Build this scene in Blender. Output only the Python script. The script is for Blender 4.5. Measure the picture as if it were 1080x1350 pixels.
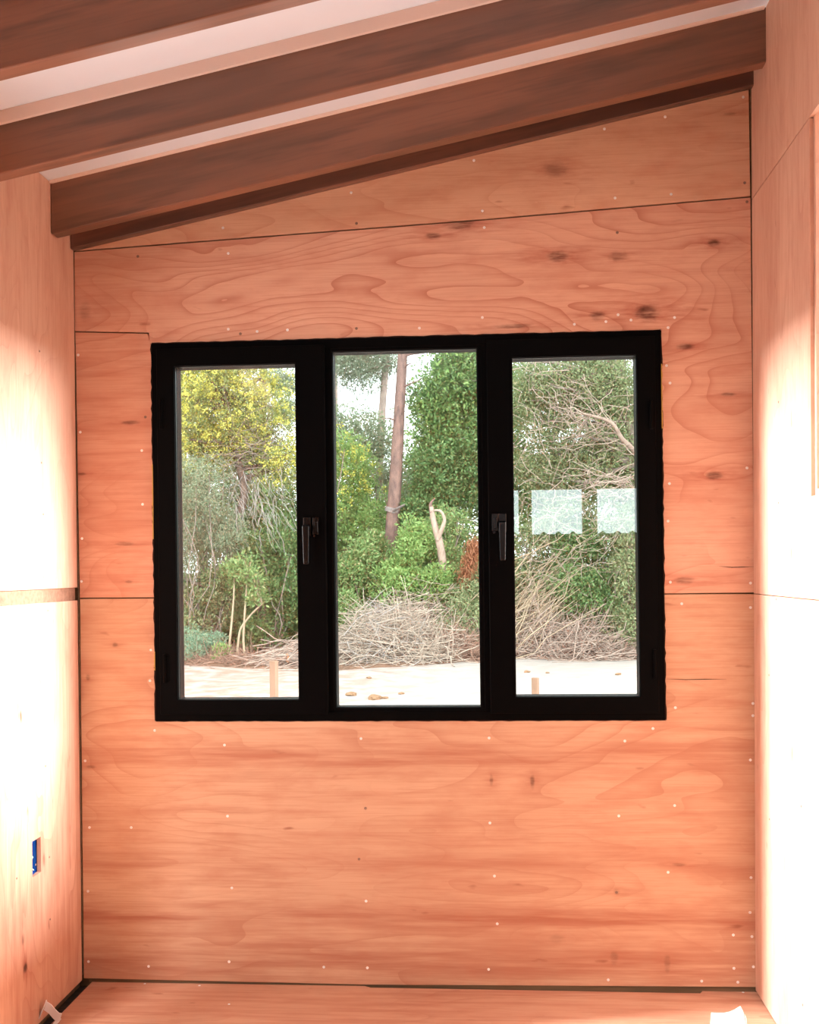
import bpy, bmesh, math, random
import numpy as np
from mathutils import Vector, Matrix

for o in list(bpy.data.objects):
    bpy.data.objects.remove(o)
S = bpy.context.scene
COL = S.collection

# ---------------------------------------------------------------- camera
CAM = np.array((0.0, -3.57, 1.315)); FPX = 1500.0; CX, CY = 540.0, 750.0
YAW, ROLL = math.radians(4.2), math.radians(-0.68)
cam_d = bpy.data.cameras.new('camera'); cam = bpy.data.objects.new('camera', cam_d); COL.objects.link(cam)
Rm = Matrix.Rotation(YAW, 3, 'Z') @ Matrix.Rotation(math.pi/2, 3, 'X') @ Matrix.Rotation(ROLL, 3, 'Z')
cam.matrix_world = Matrix.Translation(Vector(CAM)) @ Rm.to_4x4()
cam_d.sensor_fit = 'AUTO'; cam_d.sensor_width = 36.0; cam_d.lens = FPX*36.0/1350.0
cam_d.shift_y = (CY-675.0)/1350.0
cam_d.clip_start = 0.05; cam_d.clip_end = 300
S.camera = cam
RN = np.array(Rm)

def U(px, py, Y=0.0):
    """photo pixel -> point on the vertical plane y = Y"""
    d = RN @ np.array([(px-CX)/FPX, -(py-CY)/FPX, -1.0])
    t = (Y-CAM[1])/d[1]
    return CAM+t*d

# ---------------------------------------------------------------- world, lights, exposure
w = bpy.data.worlds.new('world'); S.world = w; w.use_nodes = True
bg = w.node_tree.nodes['Background']
bg.inputs[0].default_value = (0.90, 0.965, 1.0, 1); bg.inputs[1].default_value = 4.2
S.view_settings.view_transform = 'Standard'; S.view_settings.look = 'None'
S.view_settings.exposure = 0.0; S.view_settings.gamma = 1.0; S.view_settings.use_curve_mapping = False

def area_light(name, loc, target, sx, sy, power, col=(1, 1, 1)):
    d = bpy.data.lights.new(name, 'AREA'); d.shape = 'RECTANGLE'; d.size = sx; d.size_y = sy
    d.energy = power; d.color = col
    o = bpy.data.objects.new(name, d); COL.objects.link(o); o.location = loc
    o.rotation_euler = (Vector(target)-Vector(loc)).to_track_quat('-Z', 'Y').to_euler()
    return o

XL, XR = -1.333, 0.808
# daylight falling in through the window of the right wall, plus fill light through an unseen, added doorway in the left wall
ADDED_DOOR = (-1.22, -0.62, 0.0, 2.12)      # y0,y1,z0,z1 in wall_left
WIN2 = (-1.12, -0.64, 1.487, 2.49)    # y0,y1,z0,z1 in wall_right
area_light('daylight_window', (XR+8.0, -2.55, 5.15), (XL, -0.40, 1.10), 1.1, 2.2, 7600, (1.0, 0.99, 1.0))
area_light('doorway_fill', (XL-3.2, -1.37, 2.50), (XR, -0.60, 1.2), 0.24, 0.45, 1250, (1.0, 0.99, 1.0))
# fill light falling through an added, unseen rooflight further back onto the floor
ADDED_ROOFL = (-0.75, 0.35, -3.20, -2.40)   # x0,x1,y0,y1 in the ceiling
area_light('rooflight_fill', (-0.2, -2.8, 5.2), (-0.2, -2.8, 0.0), 0.7, 0.5, 1350, (1.0, 0.99, 1.0))
sun_d = bpy.data.lights.new('sun', 'SUN'); sun_d.energy = 3.0; sun_d.angle = math.radians(12); sun_d.color = (1.0, 0.98, 0.95)
sun = bpy.data.objects.new('sun', sun_d); COL.objects.link(sun); sun.location = (-3, -8, 10)
sun.rotation_euler = Vector((0.22, 0.62, -0.78)).to_track_quat('-Z', 'Y').to_euler()

# ---------------------------------------------------------------- helpers
def link(name, me, mat=None, parent=None, label=None, cat=None, group=None, kind=None):
    o = bpy.data.objects.new(name, me); COL.objects.link(o)
    if mat is not None and me is not None: me.materials.append(mat)
    if parent is not None: o.parent = parent
    if label: o['label'] = label
    if cat: o['category'] = cat
    if group: o['group'] = group
    if kind: o['kind'] = kind
    return o

def bm_obj(name, bm, mat=None, parent=None, smooth=False, **k):
    bmesh.ops.recalc_face_normals(bm, faces=bm.faces)
    me = bpy.data.meshes.new(name); bm.to_mesh(me); bm.free()
    if smooth:
        for p in me.polygons: p.use_smooth = True
    return link(name, me, mat, parent, **k)

def empty(name, loc=(0, 0, 0), **k):
    o = link(name, None, **k); o.location = loc; o.empty_display_size = 0.1
    bpy.context.view_layer.update()
    return o

def put(o, parent):
    """parent keeping world coordinates"""
    o.parent = parent; o.matrix_parent_inverse = Matrix.Translation(parent.location).inverted(); return o

def a_box(bm, x0, x1, y0, y1, z0, z1):
    v = [bm.verts.new(p) for p in ((x0,y0,z0),(x1,y0,z0),(x1,y1,z0),(x0,y1,z0),(x0,y0,z1),(x1,y0,z1),(x1,y1,z1),(x0,y1,z1))]
    for f in ((0,3,2,1),(4,5,6,7),(0,1,5,4),(1,2,6,5),(2,3,7,6),(3,0,4,7)):
        bm.faces.new([v[i] for i in f])
    return v

def a_prism(bm, pts, vec):
    vec = Vector(vec)
    a = [bm.verts.new(p) for p in pts]; b = [bm.verts.new(Vector(p)+vec) for p in pts]
    bm.faces.new(a); bm.faces.new(b[::-1]); n = len(pts)
    for i in range(n):
        bm.faces.new((a[i], b[i], b[(i+1) % n], a[(i+1) % n]))

def a_ring(bm, x0, x1, z0, z1, X0, X1, Z0, Z1, y0, y1):
    """rectangular ring in the xz plane: inner x0..z1, outer X0..Z1"""
    I = [(x0,z0),(x1,z0),(x1,z1),(x0,z1)]; O = [(X0,Z0),(X1,Z0),(X1,Z1),(X0,Z1)]
    i0 = [bm.verts.new((x,y0,z)) for x,z in I]; i1 = [bm.verts.new((x,y1,z)) for x,z in I]
    o0 = [bm.verts.new((x,y0,z)) for x,z in O]; o1 = [bm.verts.new((x,y1,z)) for x,z in O]
    for k in range(4):
        j = (k+1) % 4
        bm.faces.new((o0[k],o0[j],i0[j],i0[k])); bm.faces.new((o1[k],i1[k],i1[j],o1[j]))
        bm.faces.new((o0[k],o1[k],o1[j],o0[j])); bm.faces.new((i0[k],i0[j],i1[j],i1[k]))

def a_tube(bm, pts, rad, n=8, cap=True):
    pts = [Vector(p) for p in pts]; rings = []
    m = len(pts); ref = Vector((0.31, 0.83, 0.45))
    for i, p in enumerate(pts):
        t = (pts[min(i+1, m-1)]-pts[max(i-1, 0)]).normalized()
        a = t.cross(ref)
        if a.length < 1e-3: a = t.cross(Vector((1, 0, 0)))
        a.normalize(); b = t.cross(a)
        r = rad[i] if hasattr(rad, '__len__') else rad
        rings.append([bm.verts.new(p+a*math.cos(2*math.pi*k/n)*r+b*math.sin(2*math.pi*k/n)*r) for k in range(n)])
    for i in range(m-1):
        for k in range(n):
            bm.faces.new((rings[i][k], rings[i][(k+1) % n], rings[i+1][(k+1) % n], rings[i+1][k]))
    if cap:
        bm.faces.new(rings[0][::-1]); bm.faces.new(rings[-1])

def bevel(o, wd=0.0015, seg=1):
    m = o.modifiers.new('bevel', 'BEVEL'); m.width = wd; m.segments = seg; m.limit_method = 'ANGLE'
    return o

def s2l(c):
    return tuple((v/12.92 if v <= 0.04045 else ((v+0.055)/1.055)**2.4) for v in [x/255.0 for x in c])

# ---------------------------------------------------------------- node helper
class G:
    def __init__(self, name):
        self.m = bpy.data.materials.new(name); self.m.use_nodes = True
        self.t = self.m.node_tree; self.t.nodes.clear()
        self.out = self.n('ShaderNodeOutputMaterial')
    def n(self, ty, **k):
        x = self.t.nodes.new(ty)
        for a, b in k.items(): setattr(x, a, b)
        return x
    def s(self, sock, v):
        if hasattr(v, 'is_output'): self.t.links.new(v, sock)
        elif isinstance(v, (tuple, list)) and len(v) == 3 and sock.type == 'RGBA': sock.default_value = (*v, 1)
        else: sock.default_value = v
    def math(self, op, a, b=0.0, c=0.0, clamp=False):
        x = self.n('ShaderNodeMath', operation=op, use_clamp=clamp)
        self.s(x.inputs[0], a); self.s(x.inputs[1], b); self.s(x.inputs[2], c); return x.outputs[0]
    def sep(self, v):
        x = self.n('ShaderNodeSeparateXYZ'); self.s(x.inputs[0], v); return x.outputs
    def comb(self, a, b, c=0.0):
        x = self.n('ShaderNodeCombineXYZ')
        for i, v in enumerate((a, b, c)): self.s(x.inputs[i], v)
        return x.outputs[0]
    def noise(self, vec, scale=1.0, detail=2.0, rough=0.5, dist=0.0):
        x = self.n('ShaderNodeTexNoise'); self.s(x.inputs['Vector'], vec)
        x.inputs['Scale'].default_value = scale; x.inputs['Detail'].default_value = detail
        x.inputs['Roughness'].default_value = rough; x.inputs['Distortion'].default_value = dist
        return x.outputs[0]
    def ramp(self, v, stops, interp='LINEAR'):
        x = self.n('ShaderNodeValToRGB'); self.s(x.inputs[0], v); e = x.color_ramp.elements
        x.color_ramp.interpolation = interp
        while len(e) < len(stops): e.new(0.5)
        for i, (p, c) in enumerate(stops):
            e[i].position = p; c = (c, c, c) if not isinstance(c, (tuple, list)) else c
            e[i].color = (*c, 1)
        return x.outputs[0]
    def mix(self, f, a, b, mode='MIX'):
        x = self.n('ShaderNodeMix', data_type='RGBA', blend_type=mode)
        self.s(x.inputs[0], f); self.s(x.inputs[6], a); self.s(x.inputs[7], b); return x.outputs[2]
    def maprange(self, v, a, b, c=0.0, d=1.0):
        x = self.n('ShaderNodeMapRange'); x.clamp = True
        self.s(x.inputs[0], v)
        for i, q in enumerate((a, b, c, d)): x.inputs[i+1].default_value = q
        return x.outputs[0]
    def pos(self):
        return self.n('ShaderNodeTexCoord').outputs['Object']
    def principled(self, col, rough=0.6, spec=0.3, bump=None, bs=0.2, bd=0.002, **k):
        p = self.n('ShaderNodeBsdfPrincipled'); self.s(p.inputs['Base Color'], col)
        self.s(p.inputs['Roughness'], rough); self.s(p.inputs['Specular IOR Level'], spec)
        for a, b in k.items(): self.s(p.inputs[a], b)
        if bump is not None:
            q = self.n('ShaderNodeBump'); q.inputs['Strength'].default_value = bs; q.inputs['Distance'].default_value = bd
            self.s(q.inputs['Height'], bump); self.t.links.new(q.outputs[0], p.inputs['Normal'])
        self.t.links.new(p.outputs[0], self.out.inputs[0]); return self.m

def plain(name, col, rough=0.5, spec=0.3, **k):
    return G(name).principled(col, rough, spec, **k)

LIGHT, MID, LINE, RED = (0.755, 0.50, 0.365), (0.67, 0.412, 0.295), (0.49, 0.205, 0.135), (0.55, 0.255, 0.175)

def plywood(name, grain='x', seed=0.0, bands=9.0, line=0.7, red=0.5, knots=(), tint=(1, 1, 1), streaks=()):
    """rotary-cut veneer: contour lines of a stretched field, fibres, stains and knots. grain 'x','z','y' is the long axis"""
    g = G(name); x, y, z = g.sep(g.pos())
    u, v = {'x': (x, z), 'z': (z, y), 'y': (y, z), 'fx': (x, y)}[grain]
    us = g.math('ADD', u, seed*3.7)
    vs = g.math('ADD', v, seed*1.9)
    wob = g.noise(g.comb(us, vs), 6.0, 2, 0.5)
    F = g.noise(g.comb(g.math('MULTIPLY', us, 0.9), g.math('MULTIPLY', vs, 3.1), seed), 1.0, 2.0, 0.42, 0.35)
    F = g.math('ADD', F, g.math('MULTIPLY', wob, 0.026))
    dark = None; rmask = None; core = None
    for (ku, kv, ru, rv, st, bump) in knots:
        du = g.math('DIVIDE', g.math('SUBTRACT', u, ku), ru); dv = g.math('DIVIDE', g.math('SUBTRACT', v, kv), rv)
        r2 = g.math('ADD', g.math('MULTIPLY', du, du), g.math('MULTIPLY', dv, dv))
        # ragged outline
        r2 = g.math('MULTIPLY', r2, g.math('ADD', 0.35, g.math('MULTIPLY', g.noise(g.comb(u, v), 60.0, 3, 0.6), 1.3)))
        k = g.math('POWER', 2.718, g.math('MULTIPLY', g.math('MULTIPLY', r2, r2), -1.2))
        k = g.math('MULTIPLY', k, st); dark = k if dark is None else g.math('MAXIMUM', dark, k)
        wide = g.math('ADD', g.math('MULTIPLY', g.math('MULTIPLY', du, du), 0.06), g.math('MULTIPLY', g.math('MULTIPLY', dv, dv), 0.32))
        h = g.math('MULTIPLY', g.math('POWER', 2.718, g.math('MULTIPLY', wide, -1.0)), st*1.0)
        rmask = h if rmask is None else g.math('MAXIMUM', rmask, h)
        if bump:
            wd = g.math('ADD', g.math('MULTIPLY', g.math('MULTIPLY', du, du), 0.02), g.math('MULTIPLY', g.math('MULTIPLY', dv, dv), 0.06))
            F = g.math('ADD', F, g.math('MULTIPLY', g.math('POWER', 2.718, g.math('MULTIPLY', wd, -1.0)), bump))
    t = g.math('FRACT', g.math('MULTIPLY', F, bands*2.2))
    ln = g.math('POWER', t, 6.0)                          # latewood line
    vis = g.maprange(g.noise(g.comb(g.math('MULTIPLY', us, 1.3), g.math('MULTIPLY', vs, 3.0), 5.0+seed), 1.0, 2), 0.36, 0.62)
    ln = g.math('MULTIPLY', g.math('MULTIPLY', ln, vis), line)
    fib = g.noise(g.comb(g.math('MULTIPLY', us, 5.0), g.math('MULTIPLY', vs, 210.0), seed), 1.0, 3, 0.6)
    fib2 = g.noise(g.comb(g.math('MULTIPLY', us, 2.2), g.math('MULTIPLY', vs, 38.0), 2+seed), 1.0, 4, 0.62)
    broad = g.noise(g.comb(g.math('MULTIPLY', us, 0.9), g.math('MULTIPLY', vs, 5.0), 9+seed), 1.0, 4, 0.6, 0.3)
    c = g.mix(g.maprange(broad, 0.33, 0.66), LIGHT, MID)
    c = g.mix(g.math('MULTIPLY', g.maprange(fib2, 0.47, 0.78), red), c, RED)
    for (vc, vw, st) in streaks:                          # long coloured bands of the veneer
        d = g.math('DIVIDE', g.math('SUBTRACT', g.math('ADD', v, g.math('MULTIPLY', g.math('SUBTRACT', g.noise(g.comb(us, vs, 3.3), 2.5, 3), 0.5), 0.10)), vc), vw)
        k = g.math('MULTIPLY', g.math('POWER', 2.718, g.math('MULTIPLY', g.math('MULTIPLY', d, d), -1.0)), st)
        k = g.math('MULTIPLY', k, g.maprange(fib2, 0.35, 0.62, 0.25, 1.0))
        c = g.mix(k, c, (0.46, 0.175, 0.115))
    mot = g.noise(g.comb(g.math('MULTIPLY', us, 6.0), g.math('MULTIPLY', vs, 17.0), 14+seed), 1.0, 4, 0.62)
    c = g.mix(g.maprange(mot, 0.46, 0.72, 0.0, 0.45), c, RED)
    c = g.mix(ln, c, LINE)
    c = g.mix(g.maprange(fib, 0.48, 0.80, 0.0, 0.40), c, LINE)
    fl = g.noise(g.comb(g.math('MULTIPLY', us, 9.0), g.math('MULTIPLY', vs, 26.0), 31+seed), 1.0, 2, 0.5)   # small dark flecks
    c = g.mix(g.maprange(fl, 0.72, 0.80, 0.0, 0.75), c, (0.33, 0.12, 0.075))
    if rmask is not None:
        fk = g.maprange(g.noise(g.comb(g.math('MULTIPLY', u, 12.0), g.math('MULTIPLY', v, 75.0), 1.0), 1.0, 3, 0.6), 0.35, 0.7)
        c = g.mix(g.math('MULTIPLY', rmask, g.math('ADD', g.math('MULTIPLY', fk, 0.95), 0.05)), c, (0.40, 0.105, 0.065))
        c = g.mix(g.math('MULTIPLY', dark, g.math('ADD', g.math('MULTIPLY', fk, 0.75), 0.35), clamp=True), c, (0.055, 0.024, 0.014))
    c = g.mix(1.0, c, tint, 'MULTIPLY')
    return g.principled(c, 0.62, 0.22, bump=g.math('ADD', fib, g.math('MULTIPLY', fib2, 0.6)), bs=0.12, bd=0.001)

def stained(name, seed=0, a=(0.26, 0.118, 0.070), b=(0.170, 0.086, 0.054), k=(0.080, 0.046, 0.032)):
    g = G(name); x, y, z = g.sep(g.pos())
    v = g.math('ADD', g.math('SUBTRACT', z, g.math('MULTIPLY', x, 0.2)), seed*1.3); us = g.math('ADD', x, seed*2.1)
    n1 = g.noise(g.comb(g.math('MULTIPLY', us, 1.3), g.math('MULTIPLY', v, 9.0), g.math('MULTIPLY', y, 6.0)), 1.0, 3, 0.55, 0.4)
    n2 = g.noise(g.comb(g.math('MULTIPLY', us, 4.0), g.math('MULTIPLY', v, 120.0), g.math('MULTIPLY', y, 90.0)), 1.0, 3, 0.6)
    n3 = g.noise(g.comb(g.math('MULTIPLY', us, 2.0), g.math('MULTIPLY', v, 22.0), g.math('MULTIPLY', y, 14.0)), 1.0, 4, 0.6)
    c = g.mix(g.maprange(n1, 0.40, 0.62), a, b)
    c = g.mix(g.maprange(n3, 0.52, 0.74, 0, 0.75), c, k)
    c = g.mix(g.maprange(n2, 0.52, 0.80, 0, 0.35), c, k)
    return g.principled(c, 0.32, 0.6, bump=n2, bs=0.06, bd=0.001)

M = {}
M['white_ceiling'] = plain('white_ceiling', (0.76, 0.84, 0.92), 0.35, 0.4)
M['black_frame'] = plain('black_frame', (0.0015, 0.0015, 0.0017), 0.5, 0.04)
M['black_bead'] = plain('black_bead', (0.004, 0.004, 0.005), 0.30, 0.25)
M['handle_black'] = plain('handle_black', (0.003, 0.003, 0.003), 0.25, 0.35)
M['stud'] = G('stud'); 
def greenwood(name, a, b):
    g = G(name); x, y, z = g.sep(g.pos())
    n = g.noise(g.comb(g.math('MULTIPLY', x, 3.0), g.math('MULTIPLY', y, 60.0), g.math('MULTIPLY', z, 60.0)), 1.0, 4, 0.6)
    return g.principled(g.mix(g.maprange(n, 0.35, 0.7), a, b), 0.7, 0.2, bump=n, bs=0.2)
M['stud'] = greenwood('treated_timber', (0.20, 0.135, 0.075), (0.115, 0.080, 0.046))
M['stud_light'] = greenwood('raw_timber', (0.40, 0.285, 0.175), (0.27, 0.19, 0.115))
M['stud_red'] = greenwood('reddish_timber', (0.34, 0.185, 0.12), (0.22, 0.11, 0.07))
M['subfloor'] = greenwood('subfloor_dark', (0.055, 0.045, 0.036), (0.028, 0.023, 0.019))
M['screw'] = plain('screw_zinc', (0.95, 0.94, 0.93), 0.2, 0.8)
M['screw_dark'] = plain('screw_dark', (0.25, 0.16, 0.12), 0.5, 0.3)
M['ceiling_sheen'] = plain('ceiling_sheen', (0.84, 0.68, 0.59), 0.5, 0.3)  # beige ceiling reflection put into a strip colour
M['ext'] = plain('dark_cladding', (0.05, 0.045, 0.04), 0.7, 0.2)
M['blue'] = plain('blue_plastic', (0.012, 0.10, 0.42), 0.35, 0.5)
M['wire'] = plain('wire_insulation', (0.55, 0.72, 0.45), 0.4, 0.5)
M['white_plastic'] = plain('white_plastic', (0.93, 0.93, 0.95), 0.35, 0.5)
M['white_card'] = plain('white_card', (0.86, 0.84, 0.82), 0.6, 0.3)
M['orange_edge'] = plain('card_edge', (0.72, 0.34, 0.20), 0.7, 0.2)
M['foam'] = plain('expanding_foam', (0.55, 0.36, 0.10), 0.8, 0.1)
M['sealant'] = plain('dark_sealant', (0.03, 0.014, 0.010), 0.7, 0.1)

def glass():
    g = G('window_glass')
    lw = g.n('ShaderNodeLayerWeight'); lw.inputs[0].default_value = 0.5
    fac = g.math('ADD', 0.085, g.math('MULTIPLY', g.math('POWER', lw.outputs['Facing'], 5.0), 0.6))
    tr = g.n('ShaderNodeBsdfTransparent'); tr.inputs[0].default_value = (0.965, 0.985, 0.975, 1)
    gl = g.n('ShaderNodeBsdfGlossy'); gl.inputs['Roughness'].default_value = 0.0; gl.inputs[0].default_value = (0.92, 0.98, 1.0, 1)
    mx = g.n('ShaderNodeMixShader'); g.s(mx.inputs[0], fac)
    g.t.links.new(tr.outputs[0], mx.inputs[1]); g.t.links.new(gl.outputs[0], mx.inputs[2])
    g.t.links.new(mx.outputs[0], g.out.inputs[0]); return g.m
M['glass'] = glass()

# ================================================================= ROOM SHELL
# roof line: top edge of the rafter nearest the window wall
YR = -0.19
rt0, rt1 = U(63, 240, YR), U(1012, 8, YR)
SL = (rt1[2]-rt0[2])/(rt1[0]-rt0[0])
def roof(x): return rt0[2]+SL*(x-rt0[0])
rb0, rb1 = U(65, 310, YR), U(1010, 80, YR)
RH = ((rt0[2]-rb0[2])+(rt1[2]-rb1[2]))/2          # rafter depth
REAR = -5.5; XW = 3.3; RW_END = -2.35
TH = 0.012

def roof_box(bm, x0, x1, y0, y1, zoff0, zoff1):
    """bar following the roof slope"""
    pts = [(x0, y0, roof(x0)+zoff0), (x1, y0, roof(x1)+zoff0), (x1, y0, roof(x1)+zoff1), (x0, y0, roof(x0)+zoff1)]
    a_prism(bm, pts, (0, y1-y0, 0))

# ceiling
bm = bmesh.new()
for (x0, x1, y0, y1) in ((XL-0.35, XR+0.3, RW_END+0.1, 0.35), (XL-0.35, XW+0.3, ADDED_ROOFL[3], RW_END+0.1), (XL-0.35, XW+0.3, REAR-0.35, ADDED_ROOFL[2]), (XL-0.35, ADDED_ROOFL[0], ADDED_ROOFL[2], ADDED_ROOFL[3]), (ADDED_ROOFL[1], XW+0.3, ADDED_ROOFL[2], ADDED_ROOFL[3])):
    roof_box(bm, x0, x1, y0, y1, 0.0, 0.06)
ceiling = bm_obj('ceiling', bm, M['white_ceiling'], kind='structure', label='white board ceiling sloping up to the right above the rafters')

# window opening (world)
wx0, wx1 = (U(200, 452.5)[0]+U(206, 951)[0])/2, (U(871, 437)[0]+U(877, 948)[0])/2
wz0, wz1 = (U(206, 951)[2]+U(877, 948)[2])/2, (U(200, 452.5)[2]+U(871, 437)[2])/2

# wall_back: framing behind the plywood, with the opening
bm = bmesh.new()
Y0, Y1 = TH+0.001, 0.14
def wallquad(bm, x0, x1, z0, z1=None):
    if z1 is None: a_prism(bm, [(x0,Y0,z0),(x1,Y0,z0),(x1,Y0,roof(x1)),(x0,Y0,roof(x0))], (0, Y1-Y0, 0))
    else: a_box(bm, x0, x1, Y0, Y1, z0, z1)
wallquad(bm, XL-0.12, wx0-0.004, -0.02); wallquad(bm, wx1+0.004, XR+0.12, -0.02)
wallquad(bm, wx0-0.004, wx1+0.004, -0.02, wz0-0.004)
a_prism(bm, [(wx0-0.004,Y0,wz1+0.004),(wx1+0.004,Y0,wz1+0.004),(wx1+0.004,Y0,roof(wx1)),(wx0-0.004,Y0,roof(wx0))], (0, Y1-Y0, 0))
wall_back = bm_obj('wall_back', bm, M['stud'], kind='structure', label='orange plywood window wall with timber framing behind its joints')

def kpx(lst):
    out = []
    for (px, py, rx, ry, st, bump) in lst:
        p = U(px, py); out.append((float(p[0]), float(p[2]), rx/420.0, ry/420.0, st, bump))
    return out
knB = kpx([(735, 338, 13, 7, 1.0, 0.10), (815, 338, 12, 6, 0.55, 0.0), (941, 320, 8, 5, 0.9, 0.07), (606, 295, 18, 8, 0.75, 0.0),
           (571, 311, 10, 4, 0.8, 0.0), (700, 279, 22, 4, 0.7, 0.0), (853, 412, 15, 10, 0.95, 0.09), (788, 416, 10, 6, 0.75, 0.05),
           (676, 430, 22, 3, 0.8, 0.0), (942, 627, 11, 5, 0.9, 0.09), (904, 457, 11, 4, 0.75, 0.05), (903, 765, 13, 4, 0.7, 0.05),
           (960, 520, 9, 2.5, 0.8, 0.0), (112, 410, 8, 12, 0.35, 0.06), (580, 385, 30, 8, 0.0, 0.20), (872, 378, 14, 5, 0.0, 0.12)])
knA = kpx([(733, 223, 16, 11, 0.42, 0.12), (962, 150, 8, 2, 0.5, 0.0)])
knC = kpx([(172, 557, 12, 3, 0.55, 0.06), (165, 717, 13, 3, 0.5, 0.06), (108, 625, 6, 2, 0.7, 0.0), (170, 767, 5, 2, 0.6, 0.0)])
knD = kpx([(648, 1028, 2.5, 7, 0.6, 0.0), (702, 1030, 3, 9, 0.6, 0.0), (735, 1238, 10, 6, 0.22, 0.16), (896, 1140, 9, 2, 0.6, 0.0),
           (880, 1270, 4, 12, 0.35, 0.0), (810, 1263, 5, 8, 0.4, 0.0), (813, 1176, 4, 4, 0.5, 0.0), (152, 850, 4, 3, 0.6, 0.0),
           (116, 893, 3, 4, 0.6, 0), (120, 1011, 7, 2, 0.5, 0)])
def zpx(py): return float(U(540, py)[2])
M['plyA'] = plywood('plywood_gable', 'x', 1.0, 5.0, 0.5, 0.25, knA, (0.97, 0.95, 0.87))
M['plyB'] = plywood('plywood_above_window', 'x', 2.3, 9.0, 0.85, 0.45, knB, (1.0, 0.95, 0.93))
M['plyC'] = plywood('plywood_left_of_window', 'x', 4.1, 8.0, 0.6, 0.75, knC, (0.95, 0.84, 0.80))
M['plyD'] = plywood('plywood_below_window', 'x', 6.2, 7.0, 0.5, 0.62, knD, (0.91, 0.935, 0.86),
                    streaks=[(zpx(1268), 0.060, 0.75), (zpx(1212), 0.030, 0.95), (zpx(995), 0.045, 0.75), (zpx(1143), 0.030, 0.5)])

def panel_xz(name, px_pts, mat, parent, y0=0.0, **k):
    bm = bmesh.new()
    pts = [(p[0], y0, p[2]) for p in (U(*q) for q in px_pts)]
    a_prism(bm, pts, (0, TH, 0)); return bm_obj(name, bm, mat, parent, **k)

G1 = 1.0  # joint half width in photo pixels
pA = panel_xz('plywood_panel', [(98, 330.2), (300, 314.5), (650, 287.5), (989.5, 258.2), (987.2, 113), (985.5, 60), (98, 290)], M['plyA'], wall_back,
              label='smooth tan wedge of plywood under the sloping beam')
ox, oz = 0.0025, 0.0025
def W(x, z): return (x, 0.0, z)
def pts3(lst): return [tuple(q) if len(q) == 3 else (U(*q)[0], 0.0, U(*q)[2]) for q in lst]
def panel3(name, lst, mat, **k):
    bm = bmesh.new(); a_prism(bm, pts3(lst), (0, TH, 0)); return bm_obj(name, bm, mat, wall_back, **k)
xa, xb, za, zb = wx0-ox, wx1+ox, wz0-oz, wz1+oz
zj = float(U(935, 782.5)[2])                        # joint right of the window
pB = panel3('plywood_panel', [(98, 332.2), (300, 316.5), (650, 289.5), (989.8, 260.2), (994.6, 781), W(xb, zj+0.0015), W(xb, zb), W(xa-0.004, zb), (196.3, 438.3), (98.5, 436.3)], M['plyB'],
            label='knotty salmon plywood above and beside the window')
pC = panel3('plywood_panel', [(99.2, 438.0), (194.8, 440.0), (W(xa, zb)[0], 0, zb-0.01), W(xa, zj+0.006), (105.2, 788)], M['plyC'],
            label='reddish plywood strip beside the window frame')
pD = panel3('plywood_panel', [(105.3, 789.6), W(xa, zj+0.002), W(xa, za), W(xb, za), W(xb, zj-0.0015), (995.8, 783.2), (1000.2, 1301.4), (484, 1298.2), (440, 1297.2), (110.5, 1289.8)], M['plyD'],
            label='broad peach plywood sheet below the window with red streaks')
for p in (pA, pB, pC, pD): bevel(p, 0.0008)
# corner studs standing just behind the gaps at both ends of the sheets
def gap_stud(pts):
    bm = bmesh.new(); a_prism(bm, [(x, 0.002, z) for x, z in pts], (0, 0.008, 0)); bm_obj('corner_stud', bm, M['stud_light'], wall_back)
def ux(px, py): return float(U(px, py)[0]), float(U(px, py)[2])
gap_stud([(XR-0.009, 0.02), (XR+0.0105, 2.80), ux(989.5, 113), ux(991.5, 258), ux(996.2, 782), ux(1001, 1290)])
gap_stud([(XL+0.0005, 0.02), ux(109, 1280), ux(103.8, 788), ux(98.2, 440), (XL+0.0008, 2.3), (XL+0.0005, 2.3)])
bm = bmesh.new(); a_box(bm, XL+0.02, XR-0.001, 0.0035, TH+0.0008, -0.018, 0.03); bm_obj('sole_plate', bm, M['stud'], wall_back, label='olive timber plate under the sheets')
# hairline splits of the veneer
def crack(pts, wpx=0.5):
    bm = bmesh.new(); q = [U(a, b) for a, b in pts]
    up = [(p[0], -0.0004, p[2]+wpx/420*(0 if i in (0, len(q)-1) else 1)) for i, p in enumerate(q)]
    lo = [(p[0], -0.0004, p[2]-wpx/420*(0.2 if i in (0, len(q)-1) else 1)) for i, p in enumerate(q)]
    a_prism(bm, up+lo[::-1], (0, 0.0003, 0)); return bm
for c in ([(948, 746.5), (965, 748), (980, 747.5), (995, 747)], [(878, 895), (905, 896), (930, 895.5), (958, 895.5)]):
    bm_obj('crack', crack(c), M['sealant'], wall_back)

# screws in the window wall: shared head mesh
def screw_mesh():
    bm = bmesh.new(); n = 10
    prof = [(0.0, -0.0012), (0.0012, -0.0007), (0.0026, -0.0016), (0.0040, -0.0012), (0.0046, 0.0)]
    c = bm.verts.new((0, prof[0][1], 0)); prev = None
    for r, y in prof[1:]:
        ring = [bm.verts.new((r*math.cos(2*math.pi*k/n), y, r*math.sin(2*math.pi*k/n))) for k in range(n)]
        for k in range(n):
            if prev is None: bm.faces.new((c, ring[k], ring[(k+1) % n]))
            else: bm.faces.new((prev[k], ring[k], ring[(k+1) % n], prev[(k+1) % n]))
        prev = ring
    bmesh.ops.recalc_face_normals(bm, faces=bm.faces)
    me = bpy.data.meshes.new('screw'); bm.to_mesh(me); bm.free(); return me
SCREW = screw_mesh(); SCREW.materials.append(M['screw'])
SCREWD = SCREW.copy(); SCREWD.materials.clear(); SCREWD.materials.append(M['screw_dark'])
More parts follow.
